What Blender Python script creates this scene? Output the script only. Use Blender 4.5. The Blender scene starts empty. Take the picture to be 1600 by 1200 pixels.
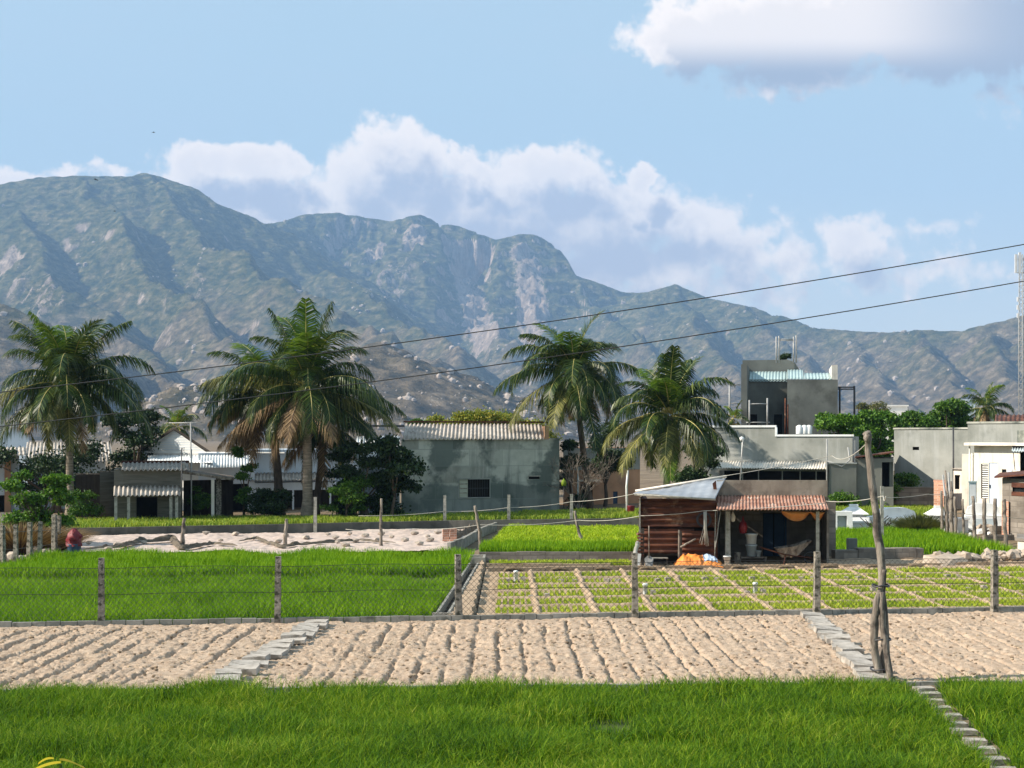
import bpy, math, random
import numpy as np
from mathutils import Vector, Matrix, Euler
R = math.radians
rnd = random.Random(7)
S = bpy.context.scene
COL = S.collection
# ---------------------------------------------------------------- camera
H, F, HOR = 3.2, 2400.0, 684.0            # eye height, focal length and horizon row of the 1600x1200 photo
cam_d = bpy.data.cameras.new('camera'); cam = bpy.data.objects.new('camera', cam_d); COL.objects.link(cam)
cam.location = (0, 0, H); cam.rotation_euler = (R(90), 0, 0)
cam_d.sensor_width = 36; cam_d.lens = 36*F/1600; cam_d.shift_y = (HOR-600)/1600
cam_d.clip_start = .1; cam_d.clip_end = 30000
S.camera = cam
S.view_settings.view_transform = 'Standard'; S.view_settings.look = 'None'
S.view_settings.exposure = 0.95; S.view_settings.gamma = 1
S.cycles.max_bounces = 6; S.cycles.diffuse_bounces = 3; S.cycles.glossy_bounces = 2
S.cycles.transparent_max_bounces = 12; S.cycles.volume_bounces = 0; S.cycles.transmission_bounces = 3
# ---------------------------------------------------------------- sun, sky
SUN = Vector((-1, -.17, .68)).normalized()
sd = bpy.data.lights.new('sun', 'SUN'); sun = bpy.data.objects.new('sun', sd); COL.objects.link(sun)
sd.energy = 5.0; sd.angle = R(.5); sd.color = (1, .90, .76)
sun.rotation_euler = (-SUN).to_track_quat('-Z', 'Y').to_euler()
SUN_EL = math.asin(SUN.z); SUN_ROT = math.atan2(SUN.x, SUN.y)

class NT:                                   # tiny node-tree writer
    def __init__(s, tree): s.t = tree; s.n = tree.nodes; s.l = tree.links
    def node(s, typ, **kw):
        n = s.n.new(typ)
        for k, v in kw.items(): setattr(n, k, v)
        return n
    def put(s, sock, v):
        if isinstance(v, bpy.types.NodeSocket): s.l.new(v, sock)
        elif v is not None: sock.default_value = v
    def m(s, op, a, b=None, c=None, clamp=False):
        n = s.node('ShaderNodeMath', operation=op, use_clamp=clamp)
        s.put(n.inputs[0], a); s.put(n.inputs[1], b)
        if c is not None: s.put(n.inputs[2], c)
        return n.outputs[0]
    def v(s, op, a, b=None, out=0):
        n = s.node('ShaderNodeVectorMath', operation=op); s.put(n.inputs[0], a)
        if b is not None: s.put(n.inputs[1], b)
        return n.outputs[out]
    dim = '3D'
    def noise(s, vec, scale, detail=4, rough=.55, dist=0, out='Fac'):
        n = s.node('ShaderNodeTexNoise'); n.noise_dimensions = s.dim; s.put(n.inputs['Vector'], vec)
        n.inputs['Scale'].default_value = scale; n.inputs['Detail'].default_value = detail
        n.inputs['Roughness'].default_value = rough; n.inputs['Distortion'].default_value = dist
        return n.outputs[out]
    def ramp(s, fac, stops, interp='LINEAR'):
        n = s.node('ShaderNodeValToRGB'); s.put(n.inputs[0], fac); cr = n.color_ramp; cr.interpolation = interp
        while len(cr.elements) > 1: cr.elements.remove(cr.elements[0])
        cr.elements[0].position = stops[0][0]; cr.elements[0].color = col4(stops[0][1])
        for p, c in stops[1:]:
            e = cr.elements.new(p); e.color = col4(c)
        return n.outputs[0]
    def mix(s, f, a, b, blend='MIX'):
        n = s.node('ShaderNodeMix', data_type='RGBA', blend_type=blend)
        s.put(n.inputs[0], f); s.put(n.inputs[6], col4(a)); s.put(n.inputs[7], col4(b))
        return n.outputs[2]
    def smooth(s, x, lo, hi):
        n = s.node('ShaderNodeMapRange', interpolation_type='SMOOTHSTEP'); s.put(n.inputs[0], x)
        n.inputs[1].default_value = lo; n.inputs[2].default_value = hi
        return n.outputs[0]
def col4(c):
    if isinstance(c, bpy.types.NodeSocket) or c is None: return c
    if isinstance(c, (int, float)): return (c, c, c, 1)
    return (*c[:3], 1)

# sky: Nishita plus procedural cumulus given by direction (tangent of azimuth, tangent of elevation)
W = bpy.data.worlds.new('World'); S.world = W; W.use_nodes = True
wt = NT(W.node_tree); wt.n.clear()
BL = [  # cx, cy, rx, ry in photo pixels, strength (turned into direction tangents below)
 (10,278,60,28,.9),(120,272,110,14,.45),(200,268,40,10,.5),(290,268,62,38,1.15),(345,262,55,34,1.15),(405,262,55,40,1.25),(462,252,38,24,.9),(400,330,170,60,.9),
 (592,235,46,48,1.0),(640,250,60,50,1.0),(560,290,80,60,.9),(712,243,42,22,.95),(770,262,60,26,.9),(868,268,78,42,1.15),(720,330,230,70,1.2),
 (1004,284,28,26,1.1),(958,300,24,20,1.0),(985,322,34,26,1.0),(930,350,180,62,1.1),(1050,345,90,40,.9),(940,420,150,45,.85),(1110,390,110,70,.75),
 (1330,378,58,40,.85),(1250,410,150,45,.5),(1210,360,60,28,.35),(1480,376,90,26,.35),(1420,420,200,50,.3),(1150,450,150,40,.4),
 (1060,52,90,48,1.1),(1180,48,150,62,1.3),(1350,30,170,70,1.3),(1230,110,110,34,.9),(1500,40,190,80,1.2),(1120,80,90,40,.85),(1570,150,60,26,.35)]
g = bpy.data.node_groups.new('cloud_density', 'ShaderNodeTree')
g.interface.new_socket('P', in_out='INPUT', socket_type='NodeSocketVector')
g.interface.new_socket('D', in_out='OUTPUT', socket_type='NodeSocketFloat')
gt = NT(g); gt.dim = '2D'; gi = gt.node('NodeGroupInput'); go = gt.node('NodeGroupOutput')
P0 = gi.outputs[0]
wn = gt.noise(P0, 24, 4, .62, out='Color')
P1 = gt.v('ADD', P0, gt.v('MULTIPLY', gt.v('SUBTRACT', wn, (.5,.5,.5)), (.045,.035,0)))
acc = None
for cx, cy, rx, ry, st in BL:
    d = gt.v('MULTIPLY', gt.v('SUBTRACT', P1, ((cx-800)/F, (HOR-cy)/F, 0)), (F/rx, F/ry, 0))
    L_ = gt.v('LENGTH', d, out=1)
    w = gt.m('MULTIPLY', gt.m('SUBTRACT', 1.35, L_), st)
    acc = w if acc is None else gt.m('SMOOTH_MAX', acc, w, .18)
bn = gt.noise(P0, 42, 5, .62)
vo_ = gt.node('ShaderNodeTexVoronoi', feature='F1', voronoi_dimensions='2D'); gt.l.new(gt.v('ADD', P0, gt.v('MULTIPLY', gt.v('SUBTRACT', gt.noise(P0, 60, 3, .6, out='Color'), (.5,.5,.5)), (.02,.02,0))), vo_.inputs['Vector']); vo_.inputs['Scale'].default_value = 46; vo_.inputs['Detail'].default_value = 1.0
gt.l.new(gt.m('ADD', gt.m('ADD', acc, gt.m('MULTIPLY', gt.m('SUBTRACT', bn, .5), .7)), gt.m('MULTIPLY', gt.m('SUBTRACT', .42, vo_.outputs['Distance']), .45)), go.inputs[0])
tc = wt.node('ShaderNodeTexCoord'); sx = wt.node('ShaderNodeSeparateXYZ'); wt.l.new(tc.outputs['Generated'], sx.inputs[0])
yy = wt.m('MAXIMUM', sx.outputs[1], .02)
cb = wt.node('ShaderNodeCombineXYZ')
wt.l.new(wt.m('DIVIDE', sx.outputs[0], yy), cb.inputs[0]); wt.l.new(wt.m('DIVIDE', sx.outputs[2], yy), cb.inputs[1])
def cg(vec):
    n = wt.node('ShaderNodeGroup'); n.node_tree = g; wt.put(n.inputs[0], vec); return n.outputs[0]
D0 = cg(cb.outputs[0]); D1 = cg(wt.v('ADD', cb.outputs[0], (-.012, .023, 0)))
front = wt.smooth(sx.outputs[1], .05, .3)
alpha = wt.m('MULTIPLY', wt.m('POWER', wt.smooth(D0, .0, .5), 1.0), front)
lit = wt.m('SUBTRACT', 1, wt.smooth(D1, -.15, 1.05))
thin = wt.smooth(D0, .2, 1.3)
lit2 = wt.m('MULTIPLY', lit, wt.m('SUBTRACT', 1.05, wt.m('MULTIPLY', thin, .25)))
east = wt.smooth(cb.outputs[0], .24, .33) if False else wt.smooth(wt.m('DIVIDE', sx.outputs[0], yy), .22, .34)
high = wt.smooth(wt.m('DIVIDE', sx.outputs[2], yy), .236, .262)
litc = wt.m('MULTIPLY', wt.m('MAXIMUM', lit2, wt.m('MULTIPLY', high, .8)), wt.m('SUBTRACT', 1, wt.m('MULTIPLY', wt.m('MULTIPLY', east, wt.smooth(wt.m('DIVIDE', sx.outputs[2], yy), .2, .24)), .95)))
ccol = wt.mix(litc, wt.mix(wt.m('MULTIPLY', wt.smooth(wt.m('DIVIDE', sx.outputs[2], yy), .19, .23), .8), (.33, .34, .40), (.22, .25, .31)), (.76, .67, .60))
sky = wt.node('ShaderNodeTexSky', sky_type='NISHITA'); sky.sun_disc = False
sky.sun_elevation = SUN_EL; sky.sun_rotation = SUN_ROT; sky.air_density = 1.0; sky.dust_density = .6; sky.ozone_density = 1.0
SKY_S = .12
hs = wt.v('SCALE', sky.outputs[0]); hs.node.inputs['Scale'].default_value = SKY_S
sky_up = wt.mix(.76, hs, wt.mix(wt.smooth(wt.m('DIVIDE', sx.outputs[2], yy), .22, .06), (.30, .40, .45), (.42, .45, .475)))
cirr = wt.smooth(wt.noise(wt.v('MULTIPLY', cb.outputs[0], (1, 2.4, 1)), 5, 5, .6), .35, .85)
sky_c = wt.mix(wt.m('MULTIPLY', wt.m('MULTIPLY', cirr, front), .30), sky_up, (.33, .39, .47))
fin = wt.mix(wt.m('MULTIPLY', alpha, .93), sky_c, ccol)
bg = wt.node('ShaderNodeBackground'); wt.l.new(fin, bg.inputs[0]); bg.inputs[1].default_value = 1.0
wo = wt.node('ShaderNodeOutputWorld'); wt.l.new(bg.outputs[0], wo.inputs[0])
W.cycles.sampling_method = 'MANUAL'; W.cycles.sample_map_resolution = 512

# ---------------------------------------------------------------- small tools
def G(px, py, z=0):                          # ground point seen at a photo pixel
    Y = F*(H-z)/(py-HOR); return Vector(((px-800)/F*Y, Y, z))
def P(px, py, Y):                            # point at depth Y seen at a photo pixel
    return Vector(((px-800)/F*Y, Y, H-(py-HOR)/F*Y))
def tag(o, label=None, cat=None, group=None, kind=None):
    if label: o['label'] = label
    if cat: o['category'] = cat
    if group: o['group'] = group
    if kind: o['kind'] = kind
    return o
def thing(name, label, cat, loc=(0,0,0), rotz=0, group=None):
    o = bpy.data.objects.new(name, None); o.empty_display_size = .3; COL.objects.link(o)
    o.location = loc; o.rotation_euler = (0, 0, rotz); return tag(o, label, cat, group)
def root_matrix(o):
    while o.parent: o = o.parent
    return Matrix.Translation(o.location) @ o.rotation_euler.to_matrix().to_4x4()
class MB:
    def __init__(s): s.v = []; s.f = []; s.sm = []; s.mi = []; s.cur = 0
    def add(s, vs, fs, smooth=False):
        b = len(s.v); s.v.extend([tuple(p) for p in vs])
        for f in fs: s.f.append(tuple(i+b for i in f)); s.sm.append(smooth); s.mi.append(s.cur)
        return s
    def box(s, x0, x1, y0, y1, z0, z1, M=None):
        vs = [Vector(p) for p in ((x0,y0,z0),(x1,y0,z0),(x1,y1,z0),(x0,y1,z0),(x0,y0,z1),(x1,y0,z1),(x1,y1,z1),(x0,y1,z1))]
        if M is not None: vs = [M @ p for p in vs]
        return s.add(vs, [(0,3,2,1),(4,5,6,7),(0,1,5,4),(1,2,6,5),(2,3,7,6),(3,0,4,7)])
    def cbox(s, c, sz, rot=(0,0,0)):
        M = Matrix.Translation(c) @ Euler(rot).to_matrix().to_4x4(); a, b, d = (k/2 for k in sz)
        return s.box(-a, a, -b, b, -d, d, M)
    def tube(s, pts, rad, n=6, caps=True, smooth=True):
        pts = [Vector(p) for p in pts]; k = len(pts)
        if not hasattr(rad, '__len__'): rad = [rad]*k
        vs = []; fs = []; up = None
        for i, p in enumerate(pts):
            t = (pts[min(i+1, k-1)]-pts[max(i-1, 0)]).normalized()
            if up is None: up = Vector((0,0,1)) if abs(t.z) < .9 else Vector((1,0,0))
            a = up.cross(t); a = a.normalized() if a.length > 1e-6 else Vector((1,0,0)); b = t.cross(a); up = b
            for j in range(n):
                th = 2*math.pi*j/n; vs.append(p + (a*math.cos(th)+b*math.sin(th))*rad[i])
        for i in range(k-1):
            for j in range(n):
                fs.append((i*n+j, i*n+(j+1)%n, (i+1)*n+(j+1)%n, (i+1)*n+j))
        if caps: fs.append(tuple(range(n))[::-1]); fs.append(tuple((k-1)*n+j for j in range(n)))
        return s.add(vs, fs, smooth)
    def lathe(s, prof, n=16, M=None, smooth=True):
        vs = []; fs = []
        for r, z in prof:
            for j in range(n):
                p = Vector((r*math.cos(2*math.pi*j/n), r*math.sin(2*math.pi*j/n), z)); vs.append(M @ p if M is not None else p)
        for i in range(len(prof)-1):
            for j in range(n): fs.append((i*n+j, i*n+(j+1)%n, (i+1)*n+(j+1)%n, (i+1)*n+j))
        return s.add(vs, fs, smooth)
    def sheet(s, fn, nu, nv, th=.012, smooth=True):   # fn(u,v)->Vector; a real sheet with thickness
        top = [Vector(fn(i/nu, j/nv)) for j in range(nv+1) for i in range(nu+1)]
        n = (Vector(fn(1,0))-Vector(fn(0,0))).cross(Vector(fn(0,1))-Vector(fn(0,0))).normalized()*th
        W_ = nu+1; K = len(top); vs = top + [p-n for p in top]; fs = []
        for j in range(nv):
            for i in range(nu):
                a = j*W_+i; fs.append((a, a+1, a+1+W_, a+W_)); fs.append((K+a, K+a+W_, K+a+1+W_, K+a+1))
        for i in range(nu):
            a = i; fs.append((a, K+a, K+a+1, a+1)); a = nv*W_+i; fs.append((a, a+1, K+a+1, K+a))
        for j in range(nv):
            a = j*W_; fs.append((a, a+W_, K+a+W_, K+a)); a = j*W_+nu; fs.append((a, K+a, K+a+W_, a+W_))
        return s.add(vs, fs, smooth)
    def corr(s, p00, p10, p01, p11, waves, amp, along='u', th=.008, nv=3, jag=0):
        p00, p10, p01, p11 = map(Vector, (p00, p10, p01, p11))
        n = (p10-p00).cross(p01-p00).normalized()
        def fn(u, v):
            q = p00.lerp(p10, u).lerp(p01.lerp(p11, u), v); w = u if along == 'u' else v
            return q + n*amp*math.sin(2*math.pi*waves*w)
        return s.sheet(fn, *( (int(waves*6), nv) if along == 'u' else (nv, int(waves*6)) ), th=th)
    def build(s, name, mat, parent=None, loc=None, world=False, **tags):
        me = bpy.data.meshes.new(name); M = None
        if parent is not None and world: M = root_matrix(parent).inverted()
        elif parent is None and loc is not None and world: M = Matrix.Translation(-Vector(loc))
        vs = s.v if M is None else [tuple(M @ Vector(p)) for p in s.v]
        me.from_pydata(vs, [], s.f); me.polygons.foreach_set('use_smooth', s.sm)
        for mm in (mat if isinstance(mat, (list, tuple)) else [mat]): me.materials.append(mm)
        if isinstance(mat, (list, tuple)): me.polygons.foreach_set('material_index', s.mi)
        me.update(); o = bpy.data.objects.new(name, me); COL.objects.link(o)
        if parent is not None: o.parent = parent
        elif loc is not None: o.location = loc
        return tag(o, tags.get('label'), tags.get('cat'), tags.get('group'), tags.get('kind'))
def np_mesh(name, V, faces_list, mat, smooth=False, **tags):   # faces_list: list of int arrays (n,k)
    me = bpy.data.meshes.new(name); me.vertices.add(len(V)); me.vertices.foreach_set('co', np.asarray(V, np.float32).ravel())
    loops = np.concatenate([f.ravel() for f in faces_list]).astype(np.int32)
    tot = np.concatenate([np.full(len(f), f.shape[1], np.int32) for f in faces_list])
    st = np.concatenate([[0], np.cumsum(tot)[:-1]]).astype(np.int32)
    me.loops.add(len(loops)); me.loops.foreach_set('vertex_index', loops)
    me.polygons.add(len(tot)); me.polygons.foreach_set('loop_start', st)
    me.polygons.foreach_set('use_smooth', np.full(len(tot), smooth))
    me.materials.append(mat); me.update(calc_edges=True); me.validate()
    o = bpy.data.objects.new(name, me); COL.objects.link(o)
    return tag(o, tags.get('label'), tags.get('cat'), tags.get('group'), tags.get('kind'))
# numpy noise
def _h(ix, iy, seed):
    n = (ix.astype(np.int64)*374761393 + iy.astype(np.int64)*668265263 + seed*1442695041) & 0xffffffff
    n = ((n ^ (n >> 13))*1274126177) & 0xffffffff; n = n ^ (n >> 16)
    return (n & 0xffff)/65535.0
def vn(x, y, seed=0):
    ix = np.floor(x); iy = np.floor(y); fx = x-ix; fy = y-iy
    fx = fx*fx*fx*(fx*(fx*6-15)+10); fy = fy*fy*fy*(fy*(fy*6-15)+10)
    a = _h(ix, iy, seed); b = _h(ix+1, iy, seed); c = _h(ix, iy+1, seed); d = _h(ix+1, iy+1, seed)
    return (a*(1-fx)+b*fx)*(1-fy)+(c*(1-fx)+d*fx)*fy - .5
def fbm(x, y, o=5, seed=0, ridged=False, g=.5):
    s = 0; a = 1.0
    for k in range(o):
        c, q = math.cos(.6*k+.3), math.sin(.6*k+.3)
        n = vn(x*c-y*q+17*k, x*q+y*c, seed+k)
        s = s + a*((.25-abs(n)) if ridged else n); a *= g; x = x*2.03; y = y*2.03
    return s
def grid_faces(nx, ny):
    a = (np.arange(ny-1)[:, None]*nx + np.arange(nx-1)[None, :]).ravel()
    return np.stack([a, a+1, a+1+nx, a+nx], 1)
# ---------------------------------------------------------------- materials
def pmat(name, stops, scale=3, stretch=(1,1,1), rough=.9, bump=.3, bscale=None, detail=6, nrough=.6, stain=None, island=None,
         transl=0, metal=0, spots=None, world=False, streaks=None, bdist=.02, blocks=None, coat=0, band=None):
    m = bpy.data.materials.new(name); m.use_nodes = True; t = NT(m.node_tree); t.n.clear()
    if world: co = t.node('ShaderNodeNewGeometry').outputs['Position']
    else: co = t.node('ShaderNodeTexCoord').outputs['Object']
    v = t.v('MULTIPLY', co, stretch)
    fac = t.noise(v, scale, detail, nrough)
    if island is not None:
        isl = t.node('ShaderNodeNewGeometry').outputs['Random Per Island']
        fac = t.m('ADD', t.m('MULTIPLY', fac, 1-island), t.m('MULTIPLY', isl, island))
        fac = t.m('MULTIPLY_ADD', t.m('SUBTRACT', fac, .5), 1.3, .5)
    c = t.ramp(fac, stops)
    if band:         # damp lower band of a wall: (height, colour, strength)
        sz = t.node('ShaderNodeSeparateXYZ'); t.l.new(co, sz.inputs[0]); hb_ = t.m('ADD', sz.outputs[2], t.m('MULTIPLY', t.m('SUBTRACT', t.noise(co, 1.1, 5, .7), .5), .5)); c = t.mix(t.m('MULTIPLY', t.smooth(hb_, band[0]+.06, band[0]-.03), band[2]), c, band[1])
    if streaks:      # (color, scale, strength) vertical runs of dirt
        sn = t.noise(t.v('MULTIPLY', co, (1,1,.12)), streaks[1], 5, .65)
        c = t.mix(t.m('MULTIPLY', t.smooth(sn, .48, .72), streaks[2]), c, streaks[0])
    if stain:        # (color, scale, lo, hi, strength)
        sn = t.noise(t.v('ADD', co, (3.1, 7.7, 1.3)), stain[1], 6, .6)
        c = t.mix(t.m('MULTIPLY', t.smooth(sn, stain[2], stain[3]), stain[4]), c, stain[0])
    if spots:        # (color, scale, lo, hi)
        vo = t.node('ShaderNodeTexVoronoi'); t.put(vo.inputs['Vector'], t.v('ADD', v, t.v('MULTIPLY', t.noise(v, spots[1]*.7, 3, .5, out='Color'), (.6/spots[1],)*3))); vo.inputs['Scale'].default_value = spots[1]
        c = t.mix(t.smooth(vo.outputs['Distance'], spots[3], spots[2]), c, spots[0])
    bf = t.noise(v, bscale or scale*6, 6, .7)
    if blocks:       # (w, h, mortar colour, strength) masonry courses
        bt = t.node('ShaderNodeTexBrick'); cc = t.node('ShaderNodeCombineXYZ'); se = t.node('ShaderNodeSeparateXYZ'); t.l.new(co, se.inputs[0])
        t.l.new(t.m('ADD', se.outputs[0], se.outputs[1]), cc.inputs[0]); t.l.new(se.outputs[2], cc.inputs[1]); t.l.new(cc.outputs[0], bt.inputs['Vector'])
        bt.inputs['Scale'].default_value = 1; bt.inputs['Brick Width'].default_value = blocks[0]; bt.inputs['Row Height'].default_value = blocks[1]
        bt.inputs['Mortar Size'].default_value = blocks[4] if len(blocks) > 4 else .012; bt.inputs['Mortar Smooth'].default_value = .3
        bt.inputs['Color1'].default_value = (1,1,1,1); bt.inputs['Color2'].default_value = (.60,.60,.60,1); bt.inputs['Mortar'].default_value = (1,1,1,1)
        c = t.mix(1.0, c, bt.outputs['Color'], 'MULTIPLY')
        c = t.mix(t.m('MULTIPLY', bt.outputs['Fac'], blocks[3]), c, blocks[2])
        bf = t.m('SUBTRACT', bf, t.m('MULTIPLY', bt.outputs['Fac'], .5))
    b = t.node('ShaderNodeBsdfPrincipled'); t.l.new(c, b.inputs['Base Color']); b.inputs['Roughness'].default_value = rough
    b.inputs['Metallic'].default_value = metal; b.inputs['Specular IOR Level'].default_value = .25 if rough > .7 or transl else .5
    if bump:
        bp = t.node('ShaderNodeBump'); bp.inputs['Strength'].default_value = bump; bp.inputs['Distance'].default_value = bdist
        t.l.new(bf, bp.inputs['Height']); t.l.new(bp.outputs[0], b.inputs['Normal'])
    o = t.node('ShaderNodeOutputMaterial'); sh = b.outputs[0]
    if transl:
        tr = t.node('ShaderNodeBsdfTranslucent'); t.l.new(t.mix(1.0, c, (1.0, 1.0, .55), 'MULTIPLY'), tr.inputs[0])
        mx = t.node('ShaderNodeMixShader'); mx.inputs[0].default_value = transl; t.l.new(sh, mx.inputs[1]); t.l.new(tr.outputs[0], mx.inputs[2]); sh = mx.outputs[0]
    t.l.new(sh, o.inputs[0]); return m
M = {}
M['soil'] = pmat('soil', [(.3,(.09,.065,.04)),(.5,(.17,.125,.08)),(.7,(.25,.19,.125))], .8, bump=.6, bscale=20, world=True)
M['greenfloor'] = pmat('green_soil', [(.3,(.03,.05,.012)),(.7,(.07,.09,.025))], 3, world=True)
M['sand'] = pmat('sand', [(.25,(.26,.18,.125)),(.42,(.43,.315,.225)),(.58,(.52,.40,.295)),(.8,(.60,.475,.36))], 9, bump=.9, bscale=55, world=True, spots=((.22,.15,.09), 26, .02, .13), bdist=.03)
M['seedsoil'] = pmat('seed_soil', [(.3,(.30,.21,.135)),(.6,(.44,.325,.22)),(.8,(.52,.40,.28))], 7, bump=.8, bscale=40, world=True)
M['grass_near'] = pmat('grass_near', [(.12,(.012,.05,.002)),(.34,(.055,.15,.002)),(.6,(.125,.245,.004)),(.82,(.25,.345,.012)),(.99,(.50,.50,.10))], .55, island=.55, transl=.35, bump=0, rough=.75, world=True, detail=3)
M['grass_mid'] = pmat('grass_mid', [(.2,(.08,.20,.002)),(.5,(.155,.31,.002)),(.8,(.23,.38,.004)),(1,(.32,.45,.02))], .5, island=.5, transl=.35, bump=0, rough=.75, world=True, detail=3)
M['grass_lime'] = pmat('grass_lime', [(.2,(.19,.32,.008)),(.5,(.31,.455,.01)),(.9,(.48,.57,.03))], .9, island=.5, transl=.35, bump=0, rough=.6, world=True, detail=3)
M['grass_yel'] = pmat('grass_yellow', [(.2,(.12,.22,.02)),(.5,(.25,.35,.03)),(.9,(.42,.46,.08))], .8, island=.5, transl=.35, bump=0, rough=.6, world=True, detail=3)
M['seedling'] = pmat('seedling', [(.2,(.19,.28,.012)),(.5,(.35,.44,.025)),(.9,(.54,.56,.09))], .5, island=.5, transl=.35, bump=0, rough=.6, world=True, detail=3)
M['drygrass'] = pmat('dry_brush', [(.2,(.10,.06,.03)),(.5,(.22,.14,.07)),(.9,(.36,.25,.13))], 2, island=.6, transl=.2, bump=0, world=True)
M['concrete'] = pmat('concrete', [(.3,(.16,.16,.14)),(.5,(.26,.25,.22)),(.7,(.36,.34,.30))], 2.2, stain=((.07,.07,.055),3.5,.5,.68,.75), bump=.5)
M['postc'] = pmat('mossy_post', [(.3,(.10,.09,.07)),(.5,(.25,.22,.18)),(.72,(.42,.38,.32))], 14, bump=.8, bscale=60, stain=((.045,.045,.03),16,.5,.6,.85))
M['postp'] = pmat('pale_post', [(.3,(.22,.21,.18)),(.7,(.42,.40,.35))], 8, bump=.4, stain=((.1,.1,.08),9,.52,.65,.6))
M['wallgrey'] = pmat('grey_render', [(.3,(.32,.32,.27)),(.45,(.47,.475,.41)),(.6,(.60,.60,.52)),(.75,(.74,.73,.65))], .7, stain=((.11,.135,.12),.75,.47,.60,.9), bump=.25, bscale=6, streaks=((.11,.13,.12),2.2,.65), blocks=(1.7,.62,(.15,.17,.155),.45,.02), band=(1.12,(.125,.15,.14),.72))
M['wallgrey2'] = pmat('grey_render_plain', [(.3,(.20,.21,.19)),(.5,(.28,.285,.26)),(.7,(.38,.38,.35))], .5, stain=((.13,.14,.125),.6,.5,.7,.7), bump=.2, bscale=8, streaks=((.42,.43,.42),1.6,.5))
M['walldark'] = pmat('dark_render', [(.3,(.10,.105,.095)),(.5,(.155,.16,.145)),(.7,(.22,.225,.20))], .5, stain=((.07,.07,.06),.6,.5,.7,.7), bump=.2, bscale=8, streaks=((.25,.25,.22),1.2,.3))
M['lowwall'] = pmat('low_wall_grey', [(.3,(.075,.075,.065)),(.7,(.15,.145,.125))], 1.3, stain=((.05,.05,.04),2,.5,.7,.7), bump=.3, streaks=((.22,.20,.17),3,.4))
M['brownrender'] = pmat('brown_render', [(.3,(.20,.16,.125)),(.5,(.29,.245,.195)),(.7,(.38,.33,.27))], 1.6, stain=((.13,.105,.085),2.5,.5,.68,.7), bump=.4, streaks=((.16,.13,.10),4,.5))
M['white'] = pmat('whitewash', [(.3,(.66,.66,.64)),(.7,(.80,.80,.78))], 2, stain=((.38,.39,.38),2.2,.55,.75,.5), bump=.15)
M['cream'] = pmat('cream_render', [(.3,(.62,.56,.48)),(.7,(.78,.73,.65))], 1.2, stain=((.38,.33,.27),1.3,.5,.72,.6), bump=.2, streaks=((.35,.31,.27),4,.5))
M['bluewhite'] = pmat('blue_white_paint', [(.3,(.52,.60,.68)),(.7,(.66,.73,.80))], 1, stain=((.40,.45,.5),1.5,.55,.75,.5), bump=.1)
M['peach'] = pmat('peach_render', [(.3,(.36,.20,.12)),(.7,(.50,.30,.19))], 1, stain=((.24,.16,.11),1.2,.5,.7,.7), bump=.2)
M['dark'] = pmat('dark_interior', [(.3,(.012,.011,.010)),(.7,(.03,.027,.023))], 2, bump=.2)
M['woodgrey'] = pmat('weathered_wood', [(.3,(.11,.085,.065)),(.5,(.24,.20,.165)),(.7,(.40,.35,.29))], 5, stretch=(3,3,.35), bump=.9, bscale=18, stain=((.05,.04,.035),4,.5,.64,.85), bdist=.03)
M['wooddark'] = pmat('dark_boards', [(.3,(.025,.021,.017)),(.7,(.065,.053,.043))], 3, stretch=(4,4,.4), bump=.4, stain=((.15,.13,.11),2,.55,.7,.5))
M['woodboard'] = pmat('grey_boards', [(.3,(.08,.075,.06)),(.7,(.16,.15,.125))], 2, stretch=(.5,.5,6), bump=.5)
M['rust'] = pmat('rusty_sheet', [(.25,(.03,.013,.009)),(.45,(.08,.028,.017)),(.62,(.14,.052,.028)),(.8,(.25,.12,.07))], 1.6, stretch=(1,1,3), bump=.3, stain=((.42,.27,.18),2.3,.56,.72,.55), rough=.75)
M['rusttile'] = pmat('rusty_red_roof', [(.25,(.19,.08,.055)),(.5,(.33,.17,.12)),(.75,(.47,.32,.25))], 2.5, bump=.3, stain=((.66,.60,.50),3.5,.58,.7,.8), rough=.8)
M['zinc'] = pmat('zinc_sheet', [(.3,(.24,.25,.27)),(.6,(.35,.37,.40)),(.8,(.50,.51,.52))], 1.3, bump=.25, bscale=3, rough=.45, metal=.25, stain=((.25,.22,.2),2.4,.6,.75,.6))
M['fibro'] = pmat('fibre_cement', [(.3,(.30,.26,.22)),(.6,(.46,.41,.36)),(.8,(.56,.50,.45))], 1.8, bump=.3, stain=((.14,.12,.10),2.5,.5,.7,.6))
M['slab'] = pmat('grey_slab', [(.3,(.30,.27,.235)),(.7,(.52,.475,.42))], 5, bump=.6, stain=((.14,.12,.095),5,.48,.62,.75))
M['whitemetal'] = pmat('white_corrugated', [(.3,(.62,.64,.64)),(.7,(.76,.78,.78))], 1.2, bump=.1, rough=.6, stain=((.45,.40,.33),1.8,.58,.75,.5))
M['mint'] = pmat('mint_corrugated', [(.3,(.27,.37,.38)),(.7,(.38,.49,.49))], 1.2, bump=.1, rough=.6)
M['brick'] = pmat('orange_brick', [(.3,(.46,.21,.13)),(.7,(.62,.33,.23))], 3, bump=.4, blocks=(.2,.07,(.45,.36,.30),.8,.01))
M['block'] = pmat('block_wall', [(.3,(.20,.17,.14)),(.7,(.33,.29,.25))], 2, bump=.4, blocks=(.4,.16,(.15,.13,.11),.8,.014), stain=((.12,.10,.08),1.6,.5,.7,.6))
M['pipe'] = pmat('grey_steel', [(.3,(.24,.24,.235)),(.7,(.38,.38,.37))], 6, bump=.1, rough=.5)
M['blackmetal'] = pmat('black_steel', [(.3,(.02,.02,.022)),(.7,(.04,.04,.045))], 6, bump=.1, rough=.5)
M['wire'] = pmat('power_wire', [(.3,(.012,.012,.012)),(.7,(.02,.02,.02))], 6, bump=0, rough=.6)
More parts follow.
